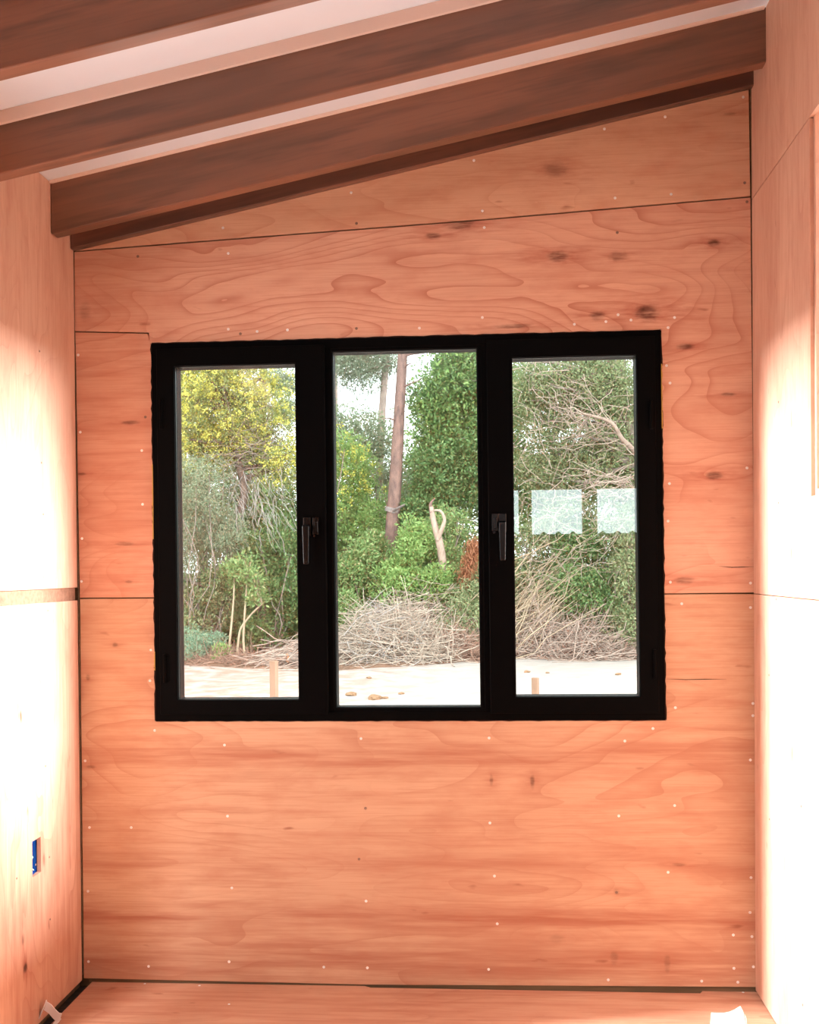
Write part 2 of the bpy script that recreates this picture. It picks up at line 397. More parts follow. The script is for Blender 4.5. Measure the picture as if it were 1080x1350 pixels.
def screw(parent, loc, rot=(0, 0, 0), dark=False, sc=1.0):
    o = bpy.data.objects.new('screw', SCREWD if dark else SCREW); COL.objects.link(o)
    o.parent = parent; o.location = loc; o.rotation_euler = rot; o.scale = (sc,)*3; return o
scA = [(980,128),(877,154),(797,170),(625,211.5),(463,254),(294,300.5),(811,261),(885,256),(982,241,1),(636,278),(470,294.5,1)]
scB = [(638.6,300),(636,418.6),(553,432.6),(470,433,1),(889.5,418.6),(757.4,427.5),(832,422),(815,415),(799,424),(881,432),(985,266,1),(181.7,338,1),(301,334),(301,434),(339,437),(379,435),(317,440,1),
       (879,482),(883.6,505),(985,617),(882.8,637.5),(881,687),(884,767.5),(989.7,768.7),(814,306.5,1)]
scC = [(103,468),(105.8,569.7),(191.6,549.8,1),(187,594),(188,665),(108,710),(107.5,766.5)]
scD = [(899,796),(989.7,801),(992.8,927.4),(890.6,933),(992.8,943.5),(204,963),(296,982.3),(112.3,1003),(300,1076),(118,1091),(173,1091),(305.7,1170.7),(116,1175),(116.7,1267.7),(196,1274),(302,1268),(427,1275),
       (476,973.8),(645,973),(482,1065.6,1),(646,1085),(473.5,1132.6,1),(652,1155),(482.7,1188),(655.7,1218),(484.4,1276),(644.4,1278),(861,960.5),(824,977),(989.5,1002),(889.6,1062),(816,1075.7),(881,1150),
       (990.4,1157),(813,1176.5,1),(989,1203),(967,1232.7),(991.6,1234.8),(967.8,1276.7),(993.5,1274.6),(802,1292),(925.3,1293.5),(973,1295),(199,857),(197.7,897.5)]
for par, L in ((pA, scA), (pB, scB), (pC, scC), (pD, scD)):
    for q in L:
        p = U(q[0], q[1]); screw(par, (p[0], -0.0001, p[2]), dark=len(q) > 2)

# ---------------------------------------------------------------- left wall
M['plyL1'] = plywood('plywood_left_upper', 'z', 8.3, 8.0, 0.32, 0.22, (), (1.0, 0.97, 0.95))
knL = []
for (py, pz, ry, rz, st, bu) in [(-0.455, 0.912, 0.014, 0.016, 1.0, 0.05), (-0.44, 0.20, 0.014, 0.014, 1.0, 0.04), (-0.30, 0.47, 0.008, 0.02, 0.6, 0), (-0.30, 1.00, 0.02, 0.02, 0.4, 0.06), (-0.455, 0.285, 0.008, 0.016, 0.8, 0)]:
    knL.append((pz, py, rz, ry, st, bu))
M['plyL2'] = plywood('plywood_left_lower', 'z', 9.7, 7.0, 0.5, 0.8, knL, (1.0, 0.95, 0.92))
M['plyR1'] = plywood('plywood_right_upper', 'z', 12.1, 7.0, 0.30, 0.22, (), (0.98, 0.95, 0.93))
M['plyR2'] = plywood('plywood_right_middle', 'z', 13.4, 7.0, 0.30, 0.25, (), (1.0, 0.97, 0.96))
M['plyR3'] = plywood('plywood_right_lower', 'z', 15.2, 7.0, 0.35, 0.3, (), (1.0, 0.97, 0.96))
def on_left(px, py, X=XL):
    d = RN @ np.array([(px-CX)/FPX, -(py-CY)/FPX, -1.0]); t = (X-CAM[0])/d[0]; return CAM+t*d
hb0, hb1 = on_left(42.5, 1131), on_left(54, 1128)
hy0, hy1 = float(hb0[1]), float(hb1[1])
hz0 = float(on_left(53.5, 1149.5)[2]); hz1 = float(on_left(53.5, 1103)[2])
zl_up = float(on_left(101, 774.5)[2]); zl_lo = float(on_left(102, 791.5)[2])

def plate_x(bm, x0, x1, pts):   # polygon in (y,z) extruded along x
    a_prism(bm, [(x0, y, z) for y, z in pts], (x1-x0, 0, 0))
def plate_hole(bm, x0, x1, y0, y1, z0, z1, hy0, hy1, hz0, hz1):
    O = [(y0,z0),(y1,z0),(y1,z1),(y0,z1)]; I = [(hy0,hz0),(hy1,hz0),(hy1,hz1),(hy0,hz1)]
    def ring(P, x): return [bm.verts.new((x, y, z)) for y, z in P]
    o0, o1, i0, i1 = ring(O, x0), ring(O, x1), ring(I, x0), ring(I, x1)
    for k in range(4):
        j = (k+1) % 4
        bm.faces.new((o0[k],o0[j],i0[j],i0[k])); bm.faces.new((o1[k],i1[k],i1[j],o1[j]))
        bm.faces.new((o0[k],o1[k],o1[j],o0[j])); bm.faces.new((i0[k],i0[j],i1[j],i1[k]))
bm = bmesh.new(); xo, xi = XL-0.12, XL-TH-0.001; zt = roof(XL)
plate_hole(bm, xo+0.02, xi, ADDED_DOOR[1], TH, -0.02, 1.0, hy0-0.006, hy1+0.006, hz0-0.006, hz1+0.006)
a_box(bm, xo, xo+0.019, ADDED_DOOR[1], TH, -0.02, zt)
a_box(bm, xo+0.02, xi, ADDED_DOOR[1], TH, 1.0, zt)
a_box(bm, xo, xi, ADDED_DOOR[0], ADDED_DOOR[1], ADDED_DOOR[3], zt)
a_box(bm, xo, xi, REAR, ADDED_DOOR[0], -0.02, zt)
wall_left = bm_obj('wall_left', bm, M['stud'], kind='structure', label='pale plywood side wall with a small electrical cutout')
bm = bmesh.new(); plate_x(bm, XL-TH, XL, [(ADDED_DOOR[1], zl_up), (-0.0015, zl_up), (-0.0015, zt-0.002), (ADDED_DOOR[1], zt-0.002)])
pL1 = bm_obj('plywood_panel', bm, M['plyL1'], wall_left, label='upper sheet of pale wavy plywood')
bm = bmesh.new(); plate_hole(bm, XL-TH, XL, ADDED_DOOR[1], -0.0015, 0.006, zl_lo, hy0, hy1, hz0, hz1)
pL2 = bm_obj('plywood_panel', bm, M['plyL2'], wall_left, label='lower plywood sheet with knots and box cutout')
bm = bmesh.new(); a_box(bm, XL-TH, XL-0.005, ADDED_DOOR[1], -0.012, zl_lo+0.0004, zl_up-0.0004)
bm_obj('joint_batten', bm, M['stud_red'], wall_left, label='orange batten between the sheets')
for (y0, y1, z0, z1) in ((ADDED_DOOR[0], ADDED_DOOR[1], ADDED_DOOR[3], zt-0.002), (REAR, ADDED_DOOR[0], 0.006, zl_up), (REAR, ADDED_DOOR[0], zl_up+0.003, zt-0.002)):
    bm = bmesh.new(); a_box(bm, XL-TH, XL, y0+0.001, y1-0.001, z0, z1); bm_obj('plywood_panel', bm, M['plyL1'], wall_left)
for q in [(54.6,610),(57,678),(43,714),(57,761),(52,463),(63,805),(60,1010),(65,1130),(47,1140),(22,1158),(66,1212)]:
    p = on_left(*q); screw(pL1 if q[1] < 775 else pL2, (XL+0.0001, p[1], p[2]), (0, 0, math.pi/2), True, 0.75)
# lining of the added, unseen doorway
bm = bmesh.new()
a_box(bm, xo, XL+0.003, ADDED_DOOR[1]-0.018, ADDED_DOOR[1]-0.001, 0.0, ADDED_DOOR[3]-0.001)
a_box(bm, xo, XL+0.003, ADDED_DOOR[0]+0.001, ADDED_DOOR[0]+0.018, 0.0, ADDED_DOOR[3]-0.001)
a_box(bm, xo, XL+0.003, ADDED_DOOR[0]+0.018, ADDED_DOOR[1]-0.018, ADDED_DOOR[3]-0.018, ADDED_DOOR[3]-0.001)
bm_obj('added_door_1', bm, M['plyA'], kind='structure', label='timber lining of the added open doorway in the side wall')

# ---------------------------------------------------------------- right wall
xi, xo = XR+TH+0.001, XR+0.12; zt = roof(XR)
bm = bmesh.new()
a_box(bm, xi, xo, WIN2[1], TH, -0.02, zt); a_box(bm, xi, xo, RW_END, WIN2[0], -0.02, zt)
a_box(bm, xi, xo, WIN2[0], WIN2[1], -0.02, WIN2[2]); a_box(bm, xi, xo, WIN2[0], WIN2[1], WIN2[3], zt)
wall_right = bm_obj('wall_right', bm, M['stud'], kind='structure', label='brightly lit plywood side wall with a high opening')
jr = 1.0
def on_right(px, py): return on_left(px, py, XR)
zr1 = float(on_right(996.5, 256)[2]); zr2 = float(on_right(997.5, 782.8)[2])
def rpanel(pts, mat, **k):
    bm = bmesh.new(); plate_x(bm, XR, XR+TH, pts); return bm_obj('plywood_panel', bm, mat, wall_right, **k)
yE = -0.0015
pR1 = rpanel([(yE, zr1+0.0015), (RW_END, zr1+0.0015), (RW_END, zt-0.002), (yE, zt-0.002)], M['plyR1'], label='upper plywood sheet under the rafters')
pR2 = rpanel([(yE, zr2+0.0012), (RW_END, zr2+0.0012), (RW_END, WIN2[2]-0.001), (WIN2[1]+0.001, WIN2[2]-0.001), (WIN2[1]+0.001, zr1-0.0015), (yE, zr1-0.0015)], M['plyR2'], label='middle plywood sheet cut around the opening')
rpanel([(WIN2[0]-0.001, WIN2[2]+0.001), (RW_END, WIN2[2]+0.001), (RW_END, zr1-0.0015), (WIN2[0]-0.001, zr1-0.0015)], M['plyR2'])
pR3 = rpanel([(yE, 0.006), (RW_END, 0.006), (RW_END, zr2-0.0012), (yE, zr2-0.0012)], M['plyR3'], label='lower plywood sheet')
for q in [(1028,790),(1029,530),(1030,663),(1019,890),(1063,1063),(1067,1325),(1021,1080)]:
    p = on_right(*q); screw(pR2 if q[1] < 782 else pR3, (XR-0.0001, p[1], p[2]), (0, 0, -math.pi/2), True, 0.75)
bm = bmesh.new()
a_box(bm, XR+0.001, xo, WIN2[1]-0.016, WIN2[1]-0.0005, WIN2[2]+0.0005, WIN2[3]-0.0005); a_box(bm, XR+0.001, xo, WIN2[0]+0.0005, WIN2[0]+0.016, WIN2[2]+0.0005, WIN2[3]-0.0005)
a_box(bm, XR+0.001, xo, WIN2[0]+0.016, WIN2[1]-0.016, WIN2[2]+0.0005, WIN2[2]+0.016); a_box(bm, XR+0.001, xo, WIN2[0]+0.016, WIN2[1]-0.016, WIN2[3]-0.016, WIN2[3]-0.0005)
a_box(bm, xo-0.02, xo, WIN2[1]-0.052, WIN2[1]-0.016, WIN2[2]+0.016, WIN2[3]-0.016)  # unseen outer stop added to shade the jamb from the window light
bm_obj('window_2', bm, M['plyR1'], kind='structure', label='plywood lining of the high opening in the side wall')

for o in [wall_right]+list(wall_right.children)+[ob for ob in bpy.data.objects if ob.name.startswith('window_2')]:
    if o.type == 'MESH':
        for v in o.data.vertices: v.co.x += 0.0070*(v.co.z-1.23)
        for c in o.children: c.location.x += 0.0070*(c.location.z-1.23)
# rest of the room behind the camera: wing to the right and rear wall with a row of small high windows
bm = bmesh.new(); a_prism(bm, [(xo, RW_END, -0.02), (XW, RW_END, -0.02), (XW, RW_END, roof(XW)), (xo, RW_END, roof(xo))], (0, 0.1, 0))
bm_obj('wall_wing', bm, M['plyL1'], kind='structure')
bm = bmesh.new(); a_box(bm, XW, XW+0.1, REAR-0.1, RW_END+0.1, -0.02, roof(XW)); bm_obj('wall_far_right', bm, M['plyL1'], kind='structure')
MIR = 0.05-REAR                       # the panes mirror the rear wall to y = MIR
def mx(px): return float(U(px, 674, MIR)[0])
def mz(py): return float(U(740, py, MIR)[2])
holes = [(mx(646), mx(684)), (mx(701), mx(768)), (mx(787), mx(854)), (mx(873), mx(940))]
holes = holes[0:]
hzA, hzB = mz(706), mz(645)
bm = bmesh.new(); ya, yb = REAR-0.1, REAR
a_prism(bm, [(XL-0.12,ya,-0.02),(XW+0.1,ya,-0.02),(XW+0.1,ya,hzA),(XL-0.12,ya,hzA)], (0,0.1,0))
a_prism(bm, [(XL-0.12,ya,hzB),(XW+0.1,ya,hzB),(XW+0.1,ya,roof(XW+0.1)),(XL-0.12,ya,roof(XL-0.12))], (0,0.1,0))
xs = [XL-0.12]+[v for h in holes for v in h]+[XW+0.1]
for i in range(0, len(xs), 2): a_box(bm, xs[i], xs[i+1], ya, yb, hzA, hzB)
bm_obj('wall_rear', bm, M['plyL1'], kind='structure', label='rear plywood wall with small square windows')
# corrugated sheet standing outside below the rear windows
bm = bmesh.new(); top = []
x = holes[0][0]-0.1
while x < holes[-1][1]+0.1:
    for k in range(12):
        a = k/12.0; top.append((x+0.118*a, REAR-0.16, hzA+0.016+0.020*max(0.0, math.cos((a-0.5)*2*math.pi))**1.5))
    x += 0.118
a_prism(bm, [(top[0][0], REAR-0.16, 0.4)]+top+[(top[-1][0], REAR-0.16, 0.4)], (0, -0.02, 0))
bm_obj('roofing_sheet', bm, M['ext'], label='corrugated roofing sheet standing outside behind the small rear windows', cat='roofing sheet')

# ---------------------------------------------------------------- floor
bm = bmesh.new(); a_box(bm, XL-0.12, XR+0.12, REAR-0.1, 0.14, -0.12, -0.021); a_box(bm, XR+0.12, XW+0.1, REAR-0.1, RW_END+0.1, -0.12, -0.021)
floor = bm_obj('floor', bm, M['subfloor'], kind='structure', label='reddish plywood floor with dark gaps along the walls')
M['plyF'] = plywood('plywood_floor', 'fx', 18.4, 6.0, 0.45, 0.95, [(0.74, -0.27, 0.012, 0.008, 0.8, 0)], (0.80, 0.72, 0.66))
gx = 0.028
def fpanel(pts, **k):
    bm = bmesh.new(); a_prism(bm, [(x, y, -0.018) for x, y in pts], (0, 0, 0.018)); return bm_obj('plywood_panel', bm, M['plyF'], floor, **k)
fp = fpanel([(XL+gx+0.004, 0.001), (-0.42, 0.001), (-0.40, -0.012), (0.62, -0.018), (0.63, 0.001), (XR-0.002, 0.001), (XR-0.002, -1.22), (XL+gx, -1.22)])
fpanel([(XL+gx, -1.224), (XR-0.002, -1.224), (XR-0.002, -2.44), (XL+gx, -2.44)])
fpanel([(XL+gx, -2.444), (XR-0.002, -2.444), (XW-0.01, -2.46), (XW-0.01, REAR+0.01), (XL+gx, REAR+0.01)])
def on_floor(px, py):
    d = RN @ np.array([(px-CX)/FPX, -(py-CY)/FPX, -1.0]); t = -CAM[2]/d[2]; return CAM+t*d
for q in [(980, 1308.5), (191, 1297), (302, 1324), (263, 1299.5)]:
    p = on_floor(*q); screw(fp, (p[0], p[1], 0.0001), (-math.pi/2, 0, 0), sc=0.9)

# ---------------------------------------------------------------- rafters and beams
def chamfer_bar(name, y0, y1, off_b, off_t, mat, **k):
    bm = bmesh.new(); roof_box(bm, XL+0.001, XR+0.009, y0, y1, off_b, off_t)
    return bevel(bm_obj(name, bm, mat, **k), 0.004, 2)
RT = 0.05
c0 = CAM[1]
Ys = [YR, -0.68, -1.18]
names = ['dark-stained rafter closest to the window wall', 'second dark-stained rafter out from the window wall', 'third dark-stained rafter out from the window wall']
for i, yy in enumerate(Ys):
    M['raf%d' % i] = stained('stained_rafter_%d' % i, 3.0+i*2.7)
    chamfer_bar('rafter', yy, yy+RT, -RH, -0.0005, M['raf%d' % i], label=names[i], cat='rafter', group='sloping ceiling rafters')
M['ledger'] = stained('stained_beam', 17.0, (0.19, 0.085, 0.055), (0.115, 0.060, 0.042), (0.045, 0.028, 0.022))
lz = float(U(541, 221, -0.032)[2]); lx = float(U(541, 221, -0.032)[0])
chamfer_bar('trim_1', -0.032, -0.0005, lz-roof(lx), -0.0005, M['ledger'], kind='structure', label='dark brown sloping beam fixed against the window wall')
# added strips painting a pale ceiling reflection in the angle between ceiling and rafter
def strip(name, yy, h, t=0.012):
    bm = bmesh.new(); roof_box(bm, XL+0.002, XR-0.002, yy-t, yy-0.0005, -h, -0.0005); return bm_obj(name, bm, M['ceiling_sheen'], kind='structure', label='pale painted reflection strip along the top of a rafter')
strip('sheen_strip_1', Ys[1], 0.034); strip('sheen_strip_2', Ys[0], 0.008)

# ================================================================= WINDOW
win = empty('window_1', ((wx0+wx1)/2, 0.0, wz0), kind='structure', label='black three-part window with two casements and a fixed centre pane')
YF = -0.006
def wpart(name, bm, mat, parent=win, **k):
    o = bm_obj(name, bm, mat, None, **k)
    if parent is win: put(o, win)
    else:
        o.parent = parent
        o.matrix_parent_inverse = Matrix.Identity(4)
    return o
def gl(p0, p1, q0, q1):     # glass rectangle from pixel corners (tl,tr,br,bl) -> x0,x1,z0,z1
    a, b, c, d = U(*p0), U(*p1), U(*q0), U(*q1)
    return (a[0]+d[0])/2, (b[0]+c[0])/2, (c[2]+d[2])/2, (a[2]+b[2])/2
gL = gl((231, 484.5), (389.5, 480.5), (396.5, 921), (237.5, 922.5))
gM = gl((438.5, 463.5), (628, 459.5), (635, 932), (443.5, 933))
gR = gl((674, 473), (837, 469.5), (844, 917), (680.5, 918.5))
mu1, mu2 = float(U(434, 700)[0]), float(U(641.5, 700)[0])
fw = 0.030
bm = bmesh.new(); a_ring(bm, wx0+fw, wx1-fw, wz0+fw, wz1-fw, wx0, wx1, wz0, wz1, YF, 0.075)
bevel(wpart('outer_frame', bm, M['black_frame']), 0.002)
for mxx in (mu1, mu2):
    bm = bmesh.new(); a_box(bm, mxx-0.012, mxx+0.012, YF+0.001, 0.074, wz0+fw-0.001, wz1-fw+0.001)
    bevel(wpart('mullion', bm, M['black_frame']), 0.002)
def sash(g, X0, X1, Z0, Z1, y0, y1, name, label):
    bm = bmesh.new(); a_ring(bm, g[0], g[1], g[2], g[3], X0, X1, Z0, Z1, y0, y1)
    s = bm_obj(name, bm, M['black_frame'], label=label); put(s, win); bevel(s, 0.002)
    def sub(nm, b, m, **k):
        o = bm_obj(nm, b, m, **k); o.parent = s; o.matrix_parent_inverse = Matrix.Identity(4)
        return o
    b = bmesh.new(); a_ring(b, g[0]+0.002, g[1]-0.002, g[2]+0.002, g[3]-0.002, g[0]-0.0005, g[1]+0.0005, g[2]-0.0005, g[3]+0.0005, y0+0.010, y0+0.016)
    sub('glazing_bead', b, M['black_bead'])
    b = bmesh.new(); a_box(b, g[0]-0.002, g[1]+0.002, y0+0.018, y0+0.038, g[2]-0.002, g[3]+0.002)
    sub('glass_pane', b, M['glass'])
    return s, sub
sl, subL = sash(gL, wx0+0.020, mu1-0.006, wz0+0.022, wz1-0.020, -0.022, 0.062, 'casement_sash', 'black casement hinged beside the reddish plywood')
sm, subM = sash(gM, mu1+0.008, mu2-0.008, wz0+0.025, wz1-0.022, -0.003, 0.066, 'fixed_frame', 'black fixed centre light')
sr, subR = sash(gR, mu2+0.006, wx1-0.020, wz0+0.022, wz1-0.020, -0.022, 0.062, 'casement_sash', 'black casement mirroring small bright windows')

def handle(sub, px, py0, py1, pxa, pya, pyb, sgn):
    """lever (px, py0..py1) with its rose, and the small latch plate beside it"""
    a, b = U(px, py0, -0.05), U(px, py1, -0.05); hx = float(a[0])
    zt_, zb_ = float(a[2]), float(b[2])
    m = bmesh.new(); a_box(m, hx-0.013, hx+0.013, -0.031, -0.0222, zt_-0.030, zt_+0.030); bevel(sub('handle_rose', m, M['handle_black']), 0.003, 2)
    m = bmesh.new(); a_tube(m, [(hx, -0.031, zt_-0.004), (hx, -0.052, zt_-0.004)], 0.009, 14)
    sub('handle_neck', m, M['handle_black'], smooth=False)
    m = bmesh.new()
    pts = [(hx-0.0105, -0.049, zt_+0.006), (hx+0.0105, -0.049, zt_+0.006), (hx+0.0105, -0.062, zt_+0.001), (hx-0.0105, -0.062, zt_+0.001)]
    low = [(hx-0.008, -0.050, zb_), (hx+0.008, -0.050, zb_), (hx+0.008, -0.060, zb_), (hx-0.008, -0.060, zb_)]
    A = [m.verts.new(p) for p in pts]; B = [m.verts.new(p) for p in low]
    m.faces.new(A); m.faces.new(B[::-1])
    for k in range(4): m.faces.new((A[k], B[k], B[(k+1) % 4], A[(k+1) % 4]))
    bevel(sub('handle_lever', m, M['handle_black']), 0.0025, 2)
    c, d = U(pxa, pya, -0.03), U(pxa, pyb, -0.03); lx = float(c[0])
    m = bmesh.new(); a_box(m, lx-0.010, lx+0.010, -0.030, -0.0222, float(d[2]), float(c[2]))
    a_box(m, lx-0.004, lx+0.008, -0.040, -0.030, float(d[2])+0.006, float(c[2])-0.014)
    bevel(sub('latch_plate', m, M['handle_black']), 0.002, 2)
    m = bmesh.new(); a_tube(m, [(lx-0.003, -0.031, float(d[2])-0.004), (lx-0.003, -0.038, float(d[2])-0.004)], 0.004, 10); sub('latch_pin', m, M['handle_black'])
handle(subL, 403.5, 694, 744, 416, 682, 705, 1)
handle(subR, 662.5, 689, 739, 652.5, 677, 700, -1)
def hinge(sub, px, py0, py1):
    a, b = U(px, py0, -0.02), U(px, py1, -0.02)
    m = bmesh.new(); a_tube(m, [(a[0], -0.026, b[2]), (a[0], -0.026, a[2])], 0.006, 10)
    a_box(m, a[0]-0.004, a[0]+0.012, -0.0245, -0.0222, b[2]+0.004, a[2]-0.004); sub('hinge', m, M['black_frame'])
hinge(subL, 213, 527, 566); hinge(subL, 218, 862, 900); hinge(subR, 858, 528, 566); hinge(subR, 863, 856, 894)
# ragged sealant and foam in the gap round the frame
rng = random.Random(5)
def ragged(p0, p1, out, mat, amp, n):
    m = bmesh.new(); a, b = Vector(p0), Vector(p1); o = Vector(out)
    top = [a+(b-a)*(i/n)+o*(amp*(0.25+0.75*rng.random())) for i in range(n+1)]
    bot = [a+(b-a)*(i/n)-o*0.001 for i in range(n+1)]
    a_prism(m, top+bot[::-1], (0, 0.002, 0)); wpart('sealant_strip', m, mat)
ragged((wx0, -0.0015, wz0), (wx0, -0.0015, wz1), (-1, 0, 0), M['sealant'], 0.0055, 70)
ragged((wx1, -0.0015, wz0), (wx1, -0.0015, wz1), (1, 0, 0), M['sealant'], 0.0055, 70)
ragged((wx0, -0.0015, wz1), (wx1, -0.0015, wz1), (0, 0, 1), M['sealant'], 0.005, 70)
ragged((wx0, -0.0015, wz0), (wx1, -0.0015, wz0), (0, 0, -1), M['sealant'], 0.004, 70)
for (x, za_, zb_, s) in ((wx1, 1.74, 1.94, 1), (wx0, 1.42, 1.66, -1), (wx0, 1.0, 1.06, -1)):
    ragged((x+0.001*s, -0.003, za_), (x+0.001*s, -0.003, zb_), (s, 0, 0), M['foam'], 0.004, 26)

# ================================================================= SMALL THINGS
eb = empty('electrical_box', (XL-0.05, (hy0+hy1)/2, hz0), label='blue plastic electrical box set in the side wall cutout', cat='electrical box')
bm = bmesh.new(); t = 0.002; X0b, X1b = XL-0.060, XL-TH-0.002
a_box(bm, X0b, X0b+t, hy0-0.003, hy1+0.003, hz0-0.003, hz1+0.003)
a_box(bm, X0b, X1b, hy0-0.003, hy0-0.001, hz0-0.003, hz1+0.003); a_box(bm, X0b, X1b, hy1+0.001, hy1+0.003, hz0-0.003, hz1+0.003)
a_box(bm, X0b, X1b, hy0-0.003, hy1+0.003, hz0-0.003, hz0-0.001); a_box(bm, X0b, X1b, hy0-0.003, hy1+0.003, hz1+0.001, hz1+0.003)
put(bm_obj('box_body', bm, M['blue']), eb)
for s, zc in ((1, hz0+0.010), (-1, hz1-0.010)):
    bm = bmesh.new(); a_tube(bm, [(X0b, (hy0+hy1)/2, zc), (X1b, (hy0+hy1)/2, zc)], 0.005, 10); put(bm_obj('screw_post', bm, M['blue']), eb)
bm = bmesh.new()
ym = hy1-0.022
yw = hy1-0.008
a_tube(bm, [(XL-0.058, yw, hz0+0.062), (XL-0.030, yw, hz0+0.052), (XL-0.022, yw, hz0+0.044), (XL-0.026, yw, hz0+0.036), (XL-0.034, yw, hz0+0.026), (XL-0.034, yw, hz0+0.017), (XL-0.026, yw, hz0+0.010), (XL-0.018, yw-0.004, hz0+0.007)], 0.0022, 8)
put(bm_obj('wire', bm, M['wire'], smooth=True, label='pale green curled wire'), eb)

def ribbon(bm, pts, wvec, th=0.0012):
    wv = Vector(wvec); P = [Vector(p) for p in pts]; rows = []
    for i, p in enumerate(P):
        tg = (P[min(i+1, len(P)-1)]-P[max(i-1, 0)]).normalized(); n = tg.cross(wv).normalized()*th
        rows.append([bm.verts.new(q) for q in (p-wv/2-n, p+wv/2-n, p+wv/2+n, p-wv/2+n)])
    for i in range(len(rows)-1):
        for k in range(4): bm.faces.new((rows[i][k], rows[i][(k+1) % 4], rows[i+1][(k+1) % 4], rows[i+1][k]))
    bm.faces.new(rows[0][::-1]); bm.faces.new(rows[-1])
# folded white plastic offcut by the left wall
Yp = -0.34
def sp(px, py, dy=0.0):
    p = U(px, py, Yp+dy); return (float(p[0]), float(p[1]), float(p[2]))
root = empty('plastic_strip', (sp(68, 1350)[0], Yp, 0.0), label='folded white plastic strip on the floor beside the pale side wall', cat='plastic strip')
zfl = 0.0015
bm = bmesh.new(); a = sp(61, 1320); b = sp(52, 1350); 
ribbon(bm, [(b[0]-0.010, Yp, zfl), (b[0], Yp, 0.02), ((a[0]+b[0])/2, Yp, (a[2]+0.02)/2), a], (0.0065, -0.020, 0))
put(bm_obj('upright_flap', bm, M['white_plastic']), root)
bm = bmesh.new()
ribbon(bm, [sp(60, 1326), sp(66, 1330), sp(71, 1336), sp(76, 1341), sp(80, 1341.5)], (0.010, -0.004, 0.026))
put(bm_obj('curled_flap', bm, M['white_plastic']), root)
bm = bmesh.new(); c = sp(79, 1342)
ribbon(bm, [c, (c[0]-0.006, Yp, c[2]*0.6), (c[0]-0.012, Yp, c[2]*0.25), (c[0]-0.016, Yp-0.004, zfl)], (0.012, -0.012, 0))
put(bm_obj('bent_leg', bm, M['white_plastic']), root)
# white card offcut by the right wall
Yc = -0.40
def cp(px, py, dy=0.0):
    p = U(px, py, Yc+dy); return (float(p[0]), float(p[1]), float(p[2]))
base = cp(960, 1358)
root = empty('card_offcut', (base[0], Yc, 0.0), label='curved white card offcut standing on the plywood floor', cat='card offcut')
bm = bmesh.new()
top = [cp(938, 1335), cp(946, 1335.6), cp(954, 1335.6), cp(962, 1334), cp(968, 1331.5), cp(973, 1328.5), cp(976.5, 1326.5), cp(980, 1333), cp(984, 1341)]
bot = [(cp(988, 1352)[0], Yc, 0.0005), (cp(934, 1360)[0], Yc, 0.0005)]
a_prism(bm, top+bot, (0, 0.0015, 0)); put(bm_obj('card_face', bm, M['white_card']), root)
bm = bmesh.new()
t1, t2 = cp(980, 1333), cp(988, 1352)
a_prism(bm, [(t1[0], Yc, t1[2]), (t2[0]+0.002, Yc, 0.0005), (t2[0]+0.012, Yc+0.035, 0.0005), (t1[0]+0.008, Yc+0.035, t1[2]*0.72)], (0.0015, 0, 0.0))
put(bm_obj('folded_side', bm, M['orange_edge'], label='orange-tinted folded side'), root)

# ================================================================= OUTSIDE
R = np.random.default_rng(11)
def E(px, py, Y):
    p = U(px, py, Y); return np.array([float(p[0]), float(p[1]), float(p[2])])
GZ = -0.30                                            # ground level outside
def ppm(Y): return FPX/(Y-CAM[1])                      # photo pixels per metre at depth Y

def edge_y(x):                                         # where the sand ends and the litter begins
    return np.interp(x, [-12, -6, -4, -3.2, -2.5, -1.3, -0.2, 0.5, 3, 12], [15.2, 14.8, 14.5, 14.0, 13.0, 13.7, 15.4, 16.4, 16.6, 16.5])
def ground_z(x, y):
    return GZ+0.05*np.sin(x*0.5+y*0.23)+0.04*np.sin(x*1.3-y*0.7+1)+0.10*np.exp(-((x-2.2)/3.0)**2-((y-13.0)/3.5)**2)*1.6
def grid_mesh(name, xs, ys, zf, mat, **k):
    X, Yg = np.meshgrid(xs, ys); Z = zf(X, Yg); n, m = len(xs), len(ys)
    v = np.stack([X, Yg, Z], -1).reshape(-1, 3)
    f = [(j*n+i, j*n+i+1, (j+1)*n+i+1, (j+1)*n+i) for j in range(m-1) for i in range(n-1)]
    me = bpy.data.meshes.new(name); me.from_pydata(v.tolist(), [], f)
    for p in me.polygons: p.use_smooth = True
    return link(name, me, mat, **k)
def sand_mat():
    g = G('pale_sand'); x, y, z = g.sep(g.pos()); P = g.comb(x, y, 0.0)
    n = g.noise(P, 3.0, 6, 0.65); n2 = g.noise(P, 14.0, 4, 0.6); n3 = g.noise(P, 0.6, 3, 0.5)
    c = g.mix(g.maprange(n, 0.3, 0.7), (0.35, 0.32, 0.29), (0.27, 0.235, 0.21))
    # trampled litter on the left half of the clearing
    lit = g.math('MULTIPLY', g.maprange(x, -0.6, -2.4), g.maprange(n, 0.42, 0.60))
    c = g.mix(g.math('MULTIPLY', lit, 0.8), c, (0.30, 0.17, 0.12))
    c = g.mix(g.maprange(n2, 0.66, 0.74, 0, 0.7), c, (0.33, 0.20, 0.12))
    return g.principled(c, 0.9, 0.1, bump=n, bs=0.6, bd=0.05)
def litter_mat():
    g = G('forest_litter'); P = g.pos(); n = g.noise(P, 5.0, 6, 0.7); n2 = g.noise(P, 26.0, 3, 0.6)
    c = g.mix(g.maprange(n, 0.35, 0.65), (0.20, 0.115, 0.075), (0.105, 0.062, 0.042))
    c = g.mix(g.maprange(n2, 0.58, 0.70), c, (0.34, 0.24, 0.18))
    return g.principled(c, 0.9, 0.1, bump=n, bs=0.8, bd=0.06)
